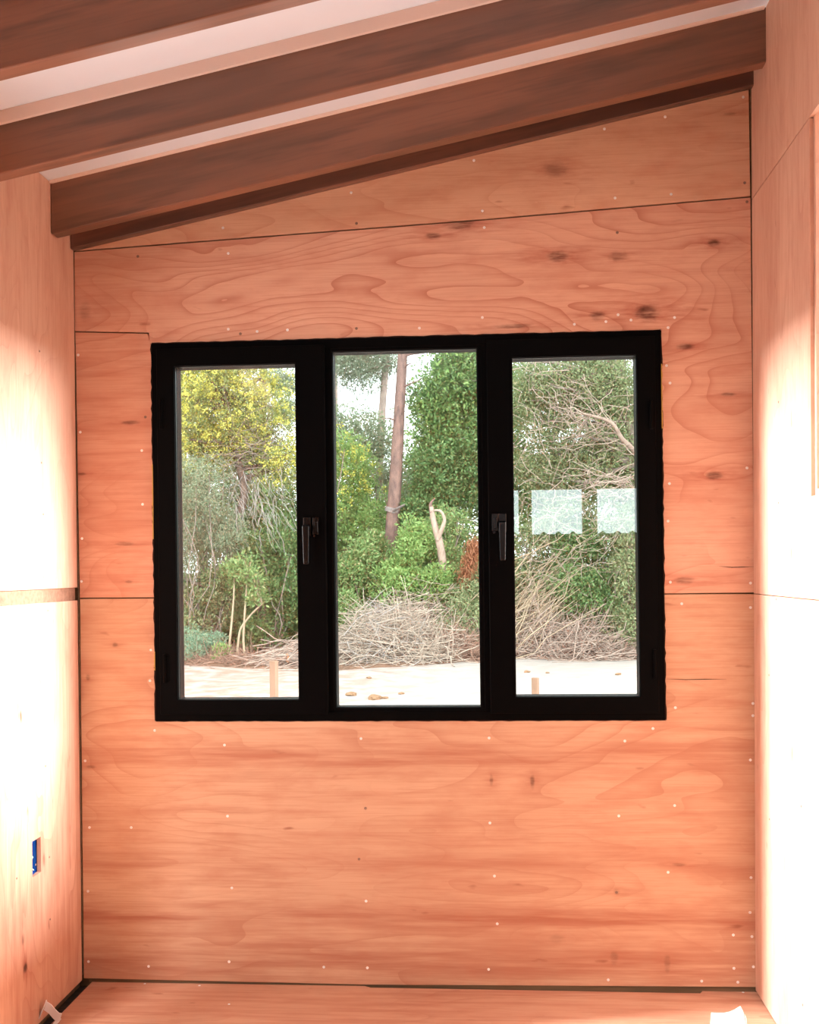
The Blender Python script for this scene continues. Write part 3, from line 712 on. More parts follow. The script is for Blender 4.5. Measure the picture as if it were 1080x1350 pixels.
grid_mesh('ground', np.linspace(-18, 18, 145), np.linspace(0.16, 20, 120), lambda x, y: ground_z(x, y)-0.25*np.clip(y-edge_y(x)-0.4, 0, 1), sand_mat(), kind='structure', label='pale sandy clearing outside the window')
def ff(X, Y):
    t = np.clip((Y-15.0)/3.0, 0, 1)
    return ground_z(X, Y)-0.12+np.clip(Y-edge_y(X), -1, 0.6)*0.22+np.clip(Y-18, 0, 30)*0.03+0.03*np.sin(X*9+Y*7)
grid_mesh('ground_litter', np.linspace(-22, 22, 221), np.linspace(11.5, 50, 200), ff, litter_mat(), kind='structure', label='brown leaf litter under the bushes')

# ---- materials of the plants
def leaf_mat(name, a, b, dk=None, rough=0.5, trans=0.35):
    g = G(name); ge = g.n('ShaderNodeNewGeometry'); rnd = ge.outputs['Random Per Island']
    n = g.noise(g.pos(), 1.4, 2, 0.5)
    c = g.mix(g.math('ADD', g.math('MULTIPLY', rnd, 0.75), g.math('MULTIPLY', n, 0.25)), a, b)
    if dk: c = g.mix(g.maprange(rnd, 0.86, 0.93), c, dk)
    p = g.n('ShaderNodeBsdfPrincipled'); g.s(p.inputs['Base Color'], c); p.inputs['Roughness'].default_value = rough; p.inputs['Specular IOR Level'].default_value = 0.35
    t = g.n('ShaderNodeBsdfTranslucent'); g.s(t.inputs[0], c); m = g.n('ShaderNodeMixShader'); m.inputs[0].default_value = trans
    g.t.links.new(p.outputs[0], m.inputs[1]); g.t.links.new(t.outputs[0], m.inputs[2]); g.t.links.new(m.outputs[0], g.out.inputs[0]); return g.m
L = {}
L['mid'] = leaf_mat('leaf_mid_green', (0.115, 0.205, 0.065), (0.32, 0.45, 0.175), (0.38, 0.34, 0.17))
L['dark'] = leaf_mat('leaf_dark_green', (0.060, 0.135, 0.048), (0.225, 0.355, 0.13), None, 0.34)
L['bright'] = leaf_mat('leaf_bright_green', (0.150, 0.270, 0.070), (0.310, 0.450, 0.155), None)
L['olive'] = leaf_mat('leaf_olive', (0.150, 0.205, 0.090), (0.310, 0.370, 0.185), (0.38, 0.34, 0.20))
L['wattle'] = leaf_mat('leaf_wattle', (0.160, 0.210, 0.085), (0.360, 0.400, 0.140), None)
L['grey'] = leaf_mat('leaf_grey_green', (0.190, 0.250, 0.150), (0.330, 0.390, 0.250), (0.36, 0.33, 0.24))
L['blue'] = leaf_mat('leaf_blue_green', (0.150, 0.270, 0.170), (0.270, 0.400, 0.270), None)
L['needle'] = leaf_mat('leaf_pine_needle', (0.16, 0.22, 0.14), (0.27, 0.33, 0.22), None)
L['yellow'] = leaf_mat('blossom_yellow', (0.50, 0.46, 0.08), (0.74, 0.68, 0.17), None, 0.7, 0.3)
L['rust'] = leaf_mat('leaf_rust', (0.24, 0.085, 0.04), (0.38, 0.17, 0.085), None, 0.7)
L['straw'] = leaf_mat('leaf_straw', (0.38, 0.26, 0.17), (0.55, 0.42, 0.29), None, 0.7, 0.1)
def bark(name, a, b, sc=9.0):
    g = G(name); x, y, z = g.sep(g.pos())
    n = g.noise(g.comb(g.math('MULTIPLY', x, 3.0), g.math('MULTIPLY', y, 3.0), z), sc, 4, 0.65)
    return g.principled(g.mix(g.maprange(n, 0.35, 0.65), a, b), 0.85, 0.1, bump=n, bs=0.5, bd=0.02)
B = {}
B['pine'] = bark('bark_pine', (0.235, 0.145, 0.12), (0.11, 0.075, 0.068), 5.0)
B['pale'] = bark('bark_pale_pine', (0.42, 0.33, 0.28), (0.30, 0.23, 0.20), 5.0)
B['grey'] = bark('bark_grey', (0.30, 0.245, 0.205), (0.17, 0.135, 0.115))
B['dark'] = bark('dark_bark', (0.17, 0.125, 0.10), (0.085, 0.06, 0.05))
B['dead'] = bark('dead_wood', (0.44, 0.345, 0.285), (0.25, 0.185, 0.15), 3.0)
B['silver'] = bark('silver_twig', (0.40, 0.37, 0.345), (0.25, 0.225, 0.205), 3.0)
B['limb'] = bark('limb_bark', (0.33, 0.25, 0.20), (0.20, 0.145, 0.115))
B['brown'] = bark('brown_stalk', (0.30, 0.19, 0.14), (0.17, 0.105, 0.08), 3.0)
B['straw'] = bark('straw_stalk', (0.45, 0.375, 0.305), (0.27, 0.215, 0.165), 3.0)
B['bleach'] = bark('bleached_wood', (0.42, 0.32, 0.26), (0.30, 0.215, 0.17))
B['stick'] = bark('sapling_bark', (0.46, 0.36, 0.25), (0.32, 0.25, 0.17))
B['stake'] = bark('sawn_pine', (0.19, 0.12, 0.083), (0.16, 0.10, 0.068), 3.0)
B['cut'] = bark('cut_log_end', (0.68, 0.30, 0.15), (0.56, 0.22, 0.11), 14.0)
B['clod'] = bark('brown_clod', (0.26, 0.16, 0.09), (0.17, 0.10, 0.06), 14.0)
B['lichen'] = bark('pale_lichen', (0.27, 0.25, 0.24), (0.15, 0.11, 0.10), 22.0)

# ---- mesh builders (numpy)
def mesh_np(name, V, F, mat, parent, **k):
    me = bpy.data.meshes.new(name); nv, nf, c = len(V), len(F), F.shape[1]
    me.vertices.add(nv); me.vertices.foreach_set('co', V.astype(np.float32).ravel())
    me.loops.add(nf*c); me.loops.foreach_set('vertex_index', F.astype(np.int32).ravel())
    me.polygons.add(nf); me.polygons.foreach_set('loop_start', np.arange(0, nf*c, c, dtype=np.int32))
    me.update(calc_edges=True); me.validate()
    return link(name, me, mat, parent, **k)
def unit(a): return a/np.maximum(np.linalg.norm(a, axis=-1, keepdims=True), 1e-9)
def leaves_at(P, D, ln, wd, spread=0.8, up=0.2):
    """folded rhombic leaves at points P pointing roughly along D"""
    n = len(P); ax = unit(D*(1-spread*0.5)+R.normal(size=(n, 3))*spread*0.7+np.array([0, 0, up]))
    nr = unit(R.normal(size=(n, 3))+np.array([0, -0.3, 0.7])); sd = unit(np.cross(ax, nr)); nn = np.cross(sd, ax)
    l = (ln*(0.65+0.7*R.random((n, 1)))); w_ = wd*(0.7+0.6*R.random((n, 1)))
    V = np.empty((n, 4, 3)); V[:, 0] = P; V[:, 1] = P+ax*l*0.45+sd*w_*0.5+nn*w_*0.15; V[:, 2] = P+ax*l; V[:, 3] = P+ax*l*0.45-sd*w_*0.5+nn*w_*0.15
    b = np.arange(n)[:, None]*4
    F = np.concatenate([b+np.array([[0, 1, 2]]), b+np.array([[0, 2, 3]])], 0)
    return V.reshape(-1, 3), F
def clumps_in(c, rad, n, rmin, rmax, shell=0.3):
    c = np.array(c, float); rad = np.array(rad, float)
    d = unit(R.normal(size=(n, 3))); r = (shell+(1-shell)*R.random((n, 1))**0.6)
    lump = 1.0+0.28*np.sin(3.1*d[:, :1]*2+c[0])*np.cos(2.7*d[:, 2:]*2+c[1])
    return c+d*r*rad*lump+R.normal(size=(n, 3))*rmin*0.3, rmin+(rmax-rmin)*R.random(n)**1.5
def clump_points(C, r, per):
    n = len(C); d = unit(R.normal(size=(n*per, 3))); idx = np.repeat(np.arange(n), per)
    rr = (0.45+0.55*R.random((n*per, 1))**0.5)*r[idx][:, None]
    return C[idx]+d*rr*np.array([1, 1, 0.8]), d
def tubes_np(paths, radii, n=5):
    """many tapered tubes in one go: paths list of (m,3)"""
    VV, FF, off = [], [], 0
    for P, rad in zip(paths, radii):
        P = np.asarray(P, float); m = len(P); t = unit(np.gradient(P, axis=0)); a = unit(np.cross(t, np.array([0.31, 0.83, 0.45]))); b = np.cross(t, a)
        ang = 2*np.pi*np.arange(n)/n; rad = np.asarray(rad).reshape(m, 1, 1)
        ring = P[:, None]+(a[:, None]*np.cos(ang)[None, :, None]+b[:, None]*np.sin(ang)[None, :, None])*rad
        VV.append(ring.reshape(-1, 3)); i = np.arange(m-1)[:, None]*n; k = np.arange(n)[None]; k2 = (k+1) % n
        FF.append(np.stack([i+k, i+k2, i+n+k2, i+n+k], -1).reshape(-1, 4)+off); off += m*n
    return np.concatenate(VV), np.concatenate(FF)
def curve(p0, p1, bend=0.15, m=7, jit=0.02):
    p0, p1 = np.array(p0, float), np.array(p1, float); ln = np.linalg.norm(p1-p0); t = np.linspace(0, 1, m)[:, None]
    off = R.normal(size=3)*bend*ln
    return p0+(p1-p0)*t+off*np.sin(np.pi*t)*0.7+np.concatenate([np.zeros((1, 3)), R.normal(size=(m-1, 3))*jit*ln])
def spline(pts, m=5):
    P = np.array(pts, float); out = []
    for i in range(len(P)-1):
        a, b, c, d = P[max(i-1, 0)], P[i], P[i+1], P[min(i+2, len(P)-1)]
        for t in np.linspace(0, 1, m, endpoint=False):
            out.append(0.5*((2*b)+(-a+c)*t+(2*a-5*b+4*c-d)*t*t+(-a+3*b-3*c+d)*t**3))
    out.append(P[-1]); return np.array(out)
def gz(x, y):
    x, y = np.array(float(x)), np.array(float(y)); return max(float(ff(x, y)), float(ground_z(x, y)-0.25*np.clip(y-edge_y(x)-0.4, 0, 1)))

def plant(name, label, cat, crowns, leaf, per=60, ln=0.085, wd=0.036, trunk=None, r0=0.06, barkm='grey', twigs=14, group=None, blossom=None, spread=0.8, up=0.2, base=None):
    """crowns: list of (px,py,rx_px,ry_px,Y,nclumps,clump_radius). Trunk: list of (px,py,Y) or None for a bush with stems from the ground"""
    cs, rs = [], []
    for (px, py, rx, ry, Y, n, cr) in crowns:
        c = E(px, py, Y); s = ppm(Y); a, b = clumps_in(c, (rx/s, max(0.5, min(rx, ry)/s*0.9), ry/s), n, cr*0.7, cr*1.3); cs.append(a); rs.append(b)
    C, r = np.concatenate(cs), np.concatenate(rs)
    low = np.array([gz(q[0], q[1]) for q in C])+r*0.5; C[:, 2] = np.maximum(C[:, 2], low)
    mid = C.mean(0)
    if trunk: tp = [E(*q) for q in trunk]; bx, by = tp[0][0], tp[0][1]
    else: bx, by = (mid[0], mid[1]) if base is None else base
    g0 = gz(bx, by)
    root = empty(name, (float(bx), float(by), g0), label=label, cat=cat, group=group)
    o = root.location; O = np.array([o.x, o.y, o.z])
    paths, rad = [], []
    if trunk:
        tp[0][2] = g0-0.1; P = spline(tp, 6); rr = np.linspace(r0, r0*0.45, len(P)); V, F = tubes_np([P-O], [rr], 9)
        mesh_np('trunk', V, F, B[barkm], root); starts = P[len(P)//3:]
    else:
        P = None; starts = np.array([[bx+R.normal()*0.12, by+R.normal()*0.12, g0-0.05] for _ in range(6)])
    for i in R.choice(len(C), min(twigs, len(C)), replace=False):
        s = starts[R.integers(len(starts))] if P is None else starts[np.argmin(np.linalg.norm(starts-C[i], axis=1)+np.maximum(0, starts[:, 2]-C[i][2]))]
        q = curve(s, C[i], 0.12, 7, 0.025); paths.append(q-O); rad.append(np.linspace(r0*0.42, 0.008, 7))
    V, F = tubes_np(paths, rad, 5); mesh_np('branches', V, F, B[barkm], root, kind='stuff')
    Pp, D = clump_points(C, r, int(per*1.6)); V, F = leaves_at(Pp, D, ln*0.8, wd*0.78, spread, up)
    mesh_np('foliage', V-O, F, L[leaf], root, kind='stuff')
    if blossom:
        nb, sel = blossom
        cand = np.where(sel(C))[0]; idx = R.choice(cand, nb)
        d = unit(R.normal(size=(nb, 3))+np.array([0, -0.9, 0.5])); hub = C[idx]+d*r[idx][:, None]*(0.9+0.2*R.random((nb, 1)))
        Q = np.repeat(hub, 14, 0)+R.normal(size=(nb*14, 3))*0.034; V, F = leaves_at(Q, unit(R.normal(size=Q.shape)), 0.042, 0.030, 1.0, 0.1)
        mesh_np('blossom', V-O, F, L['yellow'], root, kind='stuff', label='clusters of small yellow flower puffs')
    return root, O, C

def twig_part(parent, O, paths, rad, mat, name='dead_twigs', n=4, **k):
    V, F = tubes_np([p-O for p in paths], rad, n); return mesh_np(name, V, F, mat, parent, kind='stuff', **k)

# ---- sky-side pines far back
def pine(name, label, pts, Y, w0, w1, barkm, needles, cat='tree', stubs=()):
    P = [E(px, py, Y) for px, py in pts]; g0 = gz(P[0][0], Y); P[0][2] = g0-0.1
    root = empty(name, (float(P[0][0]), Y, g0), label=label, cat=cat); O = np.array(root.location)
    S_ = spline(P, 6); rr = np.linspace(w0/2/ppm(Y), w1/2/ppm(Y), len(S_)); V, F = tubes_np([S_-O], [rr], 14)
    ob = mesh_np('trunk', V, F, B[barkm], root)
    for p in ob.data.polygons: p.use_smooth = True
    paths, rad = [], []
    for (x0, y0, x1, y1) in stubs:
        paths.append(curve(E(x0, y0, Y), E(x1, y1, Y-0.3), 0.08, 6, 0.02)-O); rad.append(np.linspace(0.028, 0.006, 6))
    Cn = []
    for (px, py, rx, ry, n, cr) in needles:
        c, r = clumps_in(E(px, py, Y), (rx/ppm(Y), rx/ppm(Y)*0.7, ry/ppm(Y)), n, cr*0.7, cr*1.3, 0.3); Cn.append((c, r))
        near = S_[np.argmin(np.abs(S_[:, 2]-c.mean(0)[2]))]
        for q in c[:8]: paths.append(curve(near, q, 0.08, 6, 0.02)-O); rad.append(np.linspace(0.045, 0.01, 6))
    if paths: V, F = tubes_np(paths, rad, 5); mesh_np('branches', V, F, B[barkm], root, kind='stuff')
    if Cn:
        C, r = np.concatenate([a for a, b in Cn]), np.concatenate([b for a, b in Cn]); Pp, D = clump_points(C, r, 120)
        V, F = leaves_at(Pp, D, 0.16, 0.028, 0.9, 0.0); mesh_np('needles', V-O, F, L['needle'], root, kind='stuff')
    return root, O, S_

pt, ptO, ptS = pine('pine_tree', 'tall reddish pine trunk rising behind the bushes with pale lichen marks',
    [(511, 850), (512, 790), (515, 730), (520, 655), (524, 590), (527, 535), (531, 465), (534, 390), (537, 250), (538, 120)], 18.6, 22, 8, 'pine',
    [(530, 200, 120, 60, 16, 0.55)], stubs=[(531, 487, 544, 478), (529, 510, 556, 498), (527, 552, 533, 530), (532, 470, 575, 464), (526, 556, 505, 552)])
# lichen bands on the pine
for (px, py, h, tw) in ((517.5, 673, 6, 1),):
    bm = bmesh.new(); a, b = E(px-1.0, py+h/2, 18.6), E(px+0.8, py-h/2, 18.6); w_ = 10.2/ppm(18.6)
    a_tube(bm, [a, (a+b)/2, b], [w_*0.97, w_*1.005, w_*0.97], 14, cap=False)
    o = bm_obj('lichen_patch', bm, B['lichen'], smooth=True); put(o, pt)
bm = bmesh.new(); a_tube(bm, [E(519, 673, 18.45), E(527, 669, 18.3), E(533, 665.5, 18.2)], [0.03, 0.025, 0.018], 7); o = bm_obj('broken_stub', bm, B['lichen']); put(o, pt)
pine('pale_pine_tree', 'slender pale pine in the distance left of the reddish pine trunk', [(499, 800), (500, 640), (503, 560), (507, 500), (512, 440), (516, 330), (518, 150)], 30.0, 11, 7, 'pale',
     [(478, 487, 38, 26, 26, 0.42), (452, 470, 25, 28, 14, 0.4), (500, 475, 22, 24, 12, 0.4), (520, 300, 110, 60, 20, 0.7)])
pine('pale_pine_tree', 'thinnest pale pine in the distance behind the yellow-flecked shrub', [(440, 800), (441, 640), (442, 550), (442, 450), (443, 250)], 33.0, 8, 5, 'pale', [(440, 330, 80, 50, 16, 0.7)])
pine('pine_tree', 'distant dark pine showing sky between its needles behind the flowering tree', [(340, 800), (343, 650), (346, 520), (348, 470), (350, 300)], 27.0, 13, 8, 'pine',
     [(372, 500, 22, 18, 12, 0.38), (380, 545, 18, 16, 9, 0.36), (350, 330, 90, 60, 18, 0.7)])

# ---- left pane
wat, watO, watC = plant('wattle_tree', 'tall wattle tree covered in yellow blossom with a crooked dark trunk', 'tree',
    [(285, 510, 62, 52, 17.6, 95, 0.30), (250, 575, 40, 50, 17.4, 50, 0.28), (345, 560, 48, 48, 17.8, 60, 0.28), (220, 500, 40, 60, 18.2, 30, 0.32), (300, 430, 60, 40, 18, 40, 0.34), (370, 610, 30, 30, 17.6, 26, 0.26), (312, 590, 50, 34, 17.9, 50, 0.28), (300, 500, 90, 70, 18.5, 90, 0.32)],
    'wattle', 70, 0.085, 0.026, trunk=[(352, 870, 17.4), (344, 800, 17.4), (330, 752, 17.4), (312, 718, 17.5), (310, 690, 17.5), (322, 645, 17.6), (300, 560, 17.7), (290, 500, 17.8)], r0=0.12, barkm='dark', twigs=46,
    blossom=(1900, lambda C: C[:, 2] > E(300, 632, 17.6)[2]))
# bare grey limbs and hanging dead twigs of the wattle
paths, rad = [], []
lb = spline([E(318, 790, 17.3), E(292, 770, 17.2), E(268, 772, 17.1), E(243, 762, 17.0)], 5); paths.append(lb); rad.append(np.linspace(0.055, 0.03, len(lb)))
lb = spline([E(284, 771, 17.15), E(286, 755, 17.1), E(292, 738, 17.1)], 5); paths.append(lb); rad.append(np.linspace(0.035, 0.015, len(lb)))
twig_part(wat, watO, paths, rad, B['grey'], 'bare_limb', 7)
paths, rad = [], []
for i in range(75):
    a = E(302+R.random()*75, 610+R.random()*75, 17.0+R.random()*0.4); b = a+np.array([-0.15+0.6*R.random(), R.normal()*0.1, -0.25-0.55*R.random()])
    paths.append(curve(a, b, 0.12, 7, 0.03)); rad.append(np.linspace(0.006, 0.003, 7))
twig_part(wat, watO, paths, rad, B['silver'])
paths, rad = [], []
for i in range(110):
    a = E(300+R.random()*60, 560+R.random()*60, 17.2+R.random()*0.5); b = a+np.array([R.normal()*0.5, R.normal()*0.3, 0.1+R.normal()*0.35])
    paths.append(curve(a, b, 0.15, 6, 0.03)); rad.append(np.linspace(0.007, 0.003, 6))
twig_part(wat, watO, paths, rad, B['grey'], 'bare_twigs')
plant('feathery_shrub', 'feathery grey-green shrub under the blossoming wattle', 'shrub',
    [(258, 650, 34, 48, 17.0, 60, 0.26), (290, 700, 30, 36, 17.1, 40, 0.25), (240, 720, 26, 40, 17.0, 40, 0.25)], 'grey', 110, 0.085, 0.018, r0=0.022, twigs=30, spread=1.0, up=0.1)
plant('leafy_bush', 'dark glossy bush behind the leaning branch heap', 'bush',
    [(374, 790, 24, 55, 17.7, 60, 0.27), (350, 830, 24, 30, 17.5, 28, 0.24), (385, 720, 26, 40, 17.9, 40, 0.27), (330, 730, 22, 26, 17.6, 24, 0.24)], 'dark', 80, 0.085, 0.045, r0=0.05, twigs=24)
plant('leafy_bush', 'loose olive bush behind the young saplings', 'bush',
    [(265, 800, 36, 40, 17.2, 55, 0.25), (300, 770, 30, 34, 17.2, 40, 0.24), (245, 830, 24, 34, 17.0, 34, 0.22)], 'olive', 85, 0.09, 0.036, r0=0.03, twigs=20)
plant('small_shrub', 'low blue-green shrub at the edge of the sand', 'shrub', [(262, 850, 25, 24, 16.1, 46, 0.17), (242, 862, 16, 18, 16.0, 16, 0.15)], 'blue', 95, 0.060, 0.020, r0=0.02, twigs=16)
plant('small_shrub', 'tiny bright green seedling beside the blue-green shrub', 'shrub', [(292, 862, 6, 14, 16.0, 9, 0.11)], 'bright', 45, 0.07, 0.032, r0=0.015, twigs=6)
# saplings
for k, (st, cr, lab) in enumerate([
    ([(301, 868), (303, 845), (306, 815), (308, 790), (309, 760)], (306, 758, 13, 18), 'straight thin pale sapling beside the seedling'),
    ([(312, 868), (314, 848), (317, 830), (325, 818), (335, 806), (346, 796)], (338, 780, 15, 20), 'leaning thin pale sapling forked toward the dark bush'),
    ([(323, 868), (321, 845), (322, 820), (324, 790), (326, 765)], (324, 752, 15, 16), 'upright thin pale sapling next to the branch heap')]):
    root = empty('sapling', (float(E(*st[0], 16.6)[0]), 16.6, gz(E(*st[0], 16.6)[0], 16.6)), label=lab, cat='sapling', group='thin saplings at the forest edge'); O = np.array(root.location)
    P = [E(x, y, 16.6) for x, y in st]; P[0][2] = root.location.z-0.05
    V, F = tubes_np([spline(P, 5)-O], [np.linspace(0.026, 0.014, 5*(len(P)-1)+1)], 7); mesh_np('stem', V, F, B['stick'], root)
    C, r = clumps_in(E(cr[0], cr[1], 16.6), (cr[2]/ppm(16.6), 0.25, cr[3]/ppm(16.6)), 14, 0.12, 0.2, 0.2); Pp, D = clump_points(C, r, 30)
    V, F = leaves_at(Pp, D, 0.10, 0.034); mesh_np('foliage', V-O, F, L['mid'], root, kind='stuff')
    V, F = tubes_np([curve(P[-1], q, 0.1, 5)-O for q in C[:7]], [np.linspace(0.010, 0.004, 5)]*7, 4); mesh_np('branches', V, F, B['stick'], root, kind='stuff')

# ---- middle pane
plant('flowering_shrub', 'green shrub flecked with yellow blossom left of the pine trunk', 'shrub',
    [(462, 620, 32, 45, 19.5, 60, 0.28), (440, 680, 30, 50, 19.2, 45, 0.28), (490, 690, 24, 50, 19.4, 45, 0.27), (425, 600, 26, 50, 19.8, 26, 0.3)], 'bright', 75, 0.08, 0.032, r0=0.06, twigs=30,
    blossom=(170, lambda C: (C[:, 0] < E(492, 600, 19.5)[0]) & (C[:, 2] > E(460, 672, 19.5)[2])))
plant('forest_tree', 'pale green tree crown under the open sky behind the pine trunk', 'tree',
    [(480, 585, 40, 36, 25.0, 44, 0.42), (440, 560, 30, 30, 25.5, 26, 0.4), (505, 640, 40, 50, 25.0, 40, 0.42)], 'grey', 80, 0.10, 0.045, trunk=[(480, 850, 25), (482, 700, 25), (480, 600, 25)], r0=0.12, twigs=24)
big, bigO, bigC = plant('evergreen_tree', 'dense glossy green tree right of the reddish pine trunk', 'tree',
    [(590, 530, 40, 55, 19.2, 85, 0.31), (615, 480, 44, 40, 19.4, 60, 0.32), (575, 610, 36, 50, 19.0, 70, 0.30), (620, 620, 36, 60, 19.2, 60, 0.30), (560, 680, 34, 44, 19.0, 50, 0.28), (640, 540, 30, 60, 19.6, 40, 0.32)],
    'dark', 85, 0.095, 0.046, trunk=[(590, 860, 19.3), (592, 760, 19.3), (588, 660, 19.3), (596, 560, 19.3), (600, 500, 19.3)], r0=0.13, twigs=44)
Pp, D = clump_points(bigC[bigC[:, 2] > E(590, 580, 19.2)[2]], np.full(int((bigC[:, 2] > E(590, 580, 19.2)[2]).sum()), 0.36), 26)
V, F = leaves_at(Pp, D, 0.095, 0.046); mesh_np('young_leaves', V-bigO, F, L['bright'], big, kind='stuff', label='paler young leaves')
plant('leafy_bush', 'bright rounded bush in front of the pine trunk foot', 'bush',
    [(548, 718, 22, 22, 17.3, 36, 0.23), (530, 765, 34, 24, 17.1, 44, 0.23), (572, 770, 30, 24, 17.2, 36, 0.23)], 'bright', 85, 0.085, 0.045, r0=0.04, twigs=22)
plant('leafy_bush', 'low mid-green bush left of the pine trunk foot', 'bush',
    [(470, 760, 38, 36, 17.6, 60, 0.25), (455, 810, 26, 24, 17.2, 30, 0.22), (492, 740, 22, 36, 17.9, 34, 0.24)], 'mid', 80, 0.085, 0.042, r0=0.04, twigs=22)
plant('leafy_bush', 'drooping long-leaved bush growing through the twig heap', 'bush',
    [(612, 815, 24, 34, 16.7, 40, 0.21), (590, 835, 22, 22, 16.6, 22, 0.18), (632, 780, 20, 34, 17.0, 26, 0.22)], 'olive', 60, 0.13, 0.026, r0=0.03, twigs=18, up=-0.35)
plant('leafy_bush', 'grey twiggy bush beneath the bleached snag', 'bush',
    [(600, 755, 34, 30, 17.6, 44, 0.24), (590, 700, 30, 26, 18.2, 30, 0.25)], 'mid', 70, 0.085, 0.036, r0=0.04, twigs=40)
# bleached snag
root = empty('tree_snag', (float(E(584, 760, 17.2)[0]), 17.2, gz(E(584, 760, 17.2)[0], 17.2)), label='bleached broken tree snag with one curved arm', cat='snag'); O = np.array(root.location)
P = [E(588, 850, 17.2), E(585, 760, 17.2), E(580, 718, 17.1), E(575, 700, 17.1), E(571, 683, 17.1), E(568.5, 668, 17.1)]; P[0][2] = root.location.z-0.05
S_ = spline(P, 5); V, F = tubes_np([S_-O], [np.linspace(0.09, 0.042, len(S_))], 9); mesh_np('trunk', V, F, B['bleach'], root)
S2 = spline([E(577, 712, 17.05), E(584, 694, 17.0), E(586, 684, 17.0), E(581, 674, 17.0), E(572, 673, 17.0)], 5); V, F = tubes_np([S2-O], [np.linspace(0.045, 0.018, len(S2))], 7); mesh_np('arm', V, F, B['bleach'], root)
S2 = spline([E(569, 676, 17.1), E(568, 664, 17.1), E(574, 657, 17.1)], 5); V, F = tubes_np([S2-O], [np.linspace(0.05, 0.006, len(S2))], 6); mesh_np('splintered_tip', V, F, B['pine'], root)
# rusty dead frond
root = empty('dead_frond', (float(E(620, 800, 17.0)[0]), 17.0, gz(E(620, 800, 17.0)[0], 17.0)), label='hanging rust-brown dead frond beside the window mullion side of the snag'.replace(' beside the window mullion side of the snag', ' among the bushes right of the bleached snag'), cat='frond'); O = np.array(root.location)
sp_ = spline([E(618, 860, 17.0), E(614, 790, 17.0), E(618, 745, 16.9), E(627, 712, 16.9)], 6); V, F = tubes_np([sp_-O], [np.linspace(0.03, 0.012, len(sp_))], 6); mesh_np('stalk', V, F, B['pine'], root)
t = R.random(1100); ctr = np.array([E(614+13*a, 762-52*a, 16.9) for a in t])+R.normal(size=(1100, 3))*np.array([0.07, 0.07, 0.06]); V, F = leaves_at(ctr, np.tile([0, 0, -1.0], (1100, 1)), 0.12, 0.02, 0.7, -0.3); mesh_np('dry_leaflets', V-O, F, L['rust'], root, kind='stuff')

# ---- right pane
rt, rtO, rtC = plant('grey_green_tree', 'broad grey-green tree with a bare arching limb', 'tree',
    [(715, 520, 46, 48, 18.4, 85, 0.30), (785, 510, 48, 48, 18.2, 90, 0.30), (840, 560, 40, 60, 18.2, 60, 0.30), (720, 610, 40, 50, 18.6, 60, 0.29), (790, 610, 46, 46, 18.5, 64, 0.29), (760, 450, 70, 36, 18.6, 50, 0.34), (850, 660, 36, 50, 18.2, 44, 0.28)],
    'olive', 78, 0.085, 0.036, trunk=[(880, 880, 18.4), (870, 760, 18.3), (850, 660, 18.2), (846, 604, 18.1), (830, 560, 18.2), (820, 500, 18.3)], r0=0.15, twigs=60)
paths, rad = [], []
lb = spline([E(850, 612, 17.4), E(834, 592, 17.2), E(820, 578, 17.1), E(809, 560, 17.0), E(797, 553, 17.0), E(780, 548, 16.95), (E(768, 545, 16.9))], 5); paths.append(lb); rad.append(np.linspace(0.055, 0.018, len(lb)))
twig_part(rt, rtO, paths, rad, B['limb'], 'arching_limb', 8)
paths, rad = [], []
for i in range(110):
    s = lb[R.integers(len(lb)//3, len(lb))]; b = E(690+R.random()*115, 500+R.random()*95, 17.1+R.random()*0.9)
    paths.append(curve(s if R.random() < 0.3 else b+R.normal(size=3)*0.5, b, 0.14, 7, 0.03)); rad.append(np.linspace(0.008, 0.003, 7))
for i in range(170):
    b = E(680+R.random()*160, 560+R.random()*240, 16.9+R.random()*0.5); paths.append(curve(b, b+np.array([R.normal()*0.45, 0.1*R.normal(), R.normal()*0.35]), 0.16, 7, 0.03)); rad.append(np.linspace(0.0055, 0.0025, 7))
for i in range(60):
    b = E(770+R.random()*70, 620+R.random()*40, 17.0+R.random()*0.4); paths.append(curve(b, b+np.array([R.normal()*0.5, 0.1*R.normal(), R.normal()*0.18]), 0.14, 6, 0.03)); rad.append(np.linspace(0.008, 0.003, 6))
twig_part(rt, rtO, paths, rad, B['dead'])
plant('leafy_bush', 'dark green bush behind the heap of sticks under the grey-green tree', 'bush',
    [(760, 790, 36, 46, 17.4, 60, 0.25), (800, 800, 30, 46, 17.6, 46, 0.25), (770, 730, 40, 34, 17.9, 46, 0.26)], 'dark', 75, 0.085, 0.042, r0=0.05, twigs=24)
plant('leafy_bush', 'pale twiggy bush beside the dark green bush', 'bush',
    [(835, 760, 26, 60, 17.3, 55, 0.25), (825, 830, 24, 28, 17.0, 28, 0.2), (820, 700, 30, 30, 17.6, 30, 0.25)], 'olive', 65, 0.085, 0.030, r0=0.04, twigs=40)
plant('leafy_bush', 'olive bush behind the leaning dead branches', 'bush',
    [(690, 740, 36, 50, 18.0, 60, 0.27), (740, 690, 34, 34, 18.2, 40, 0.27), (670, 820, 34, 40, 17.6, 44, 0.25)], 'olive', 70, 0.085, 0.036, r0=0.05, twigs=24)

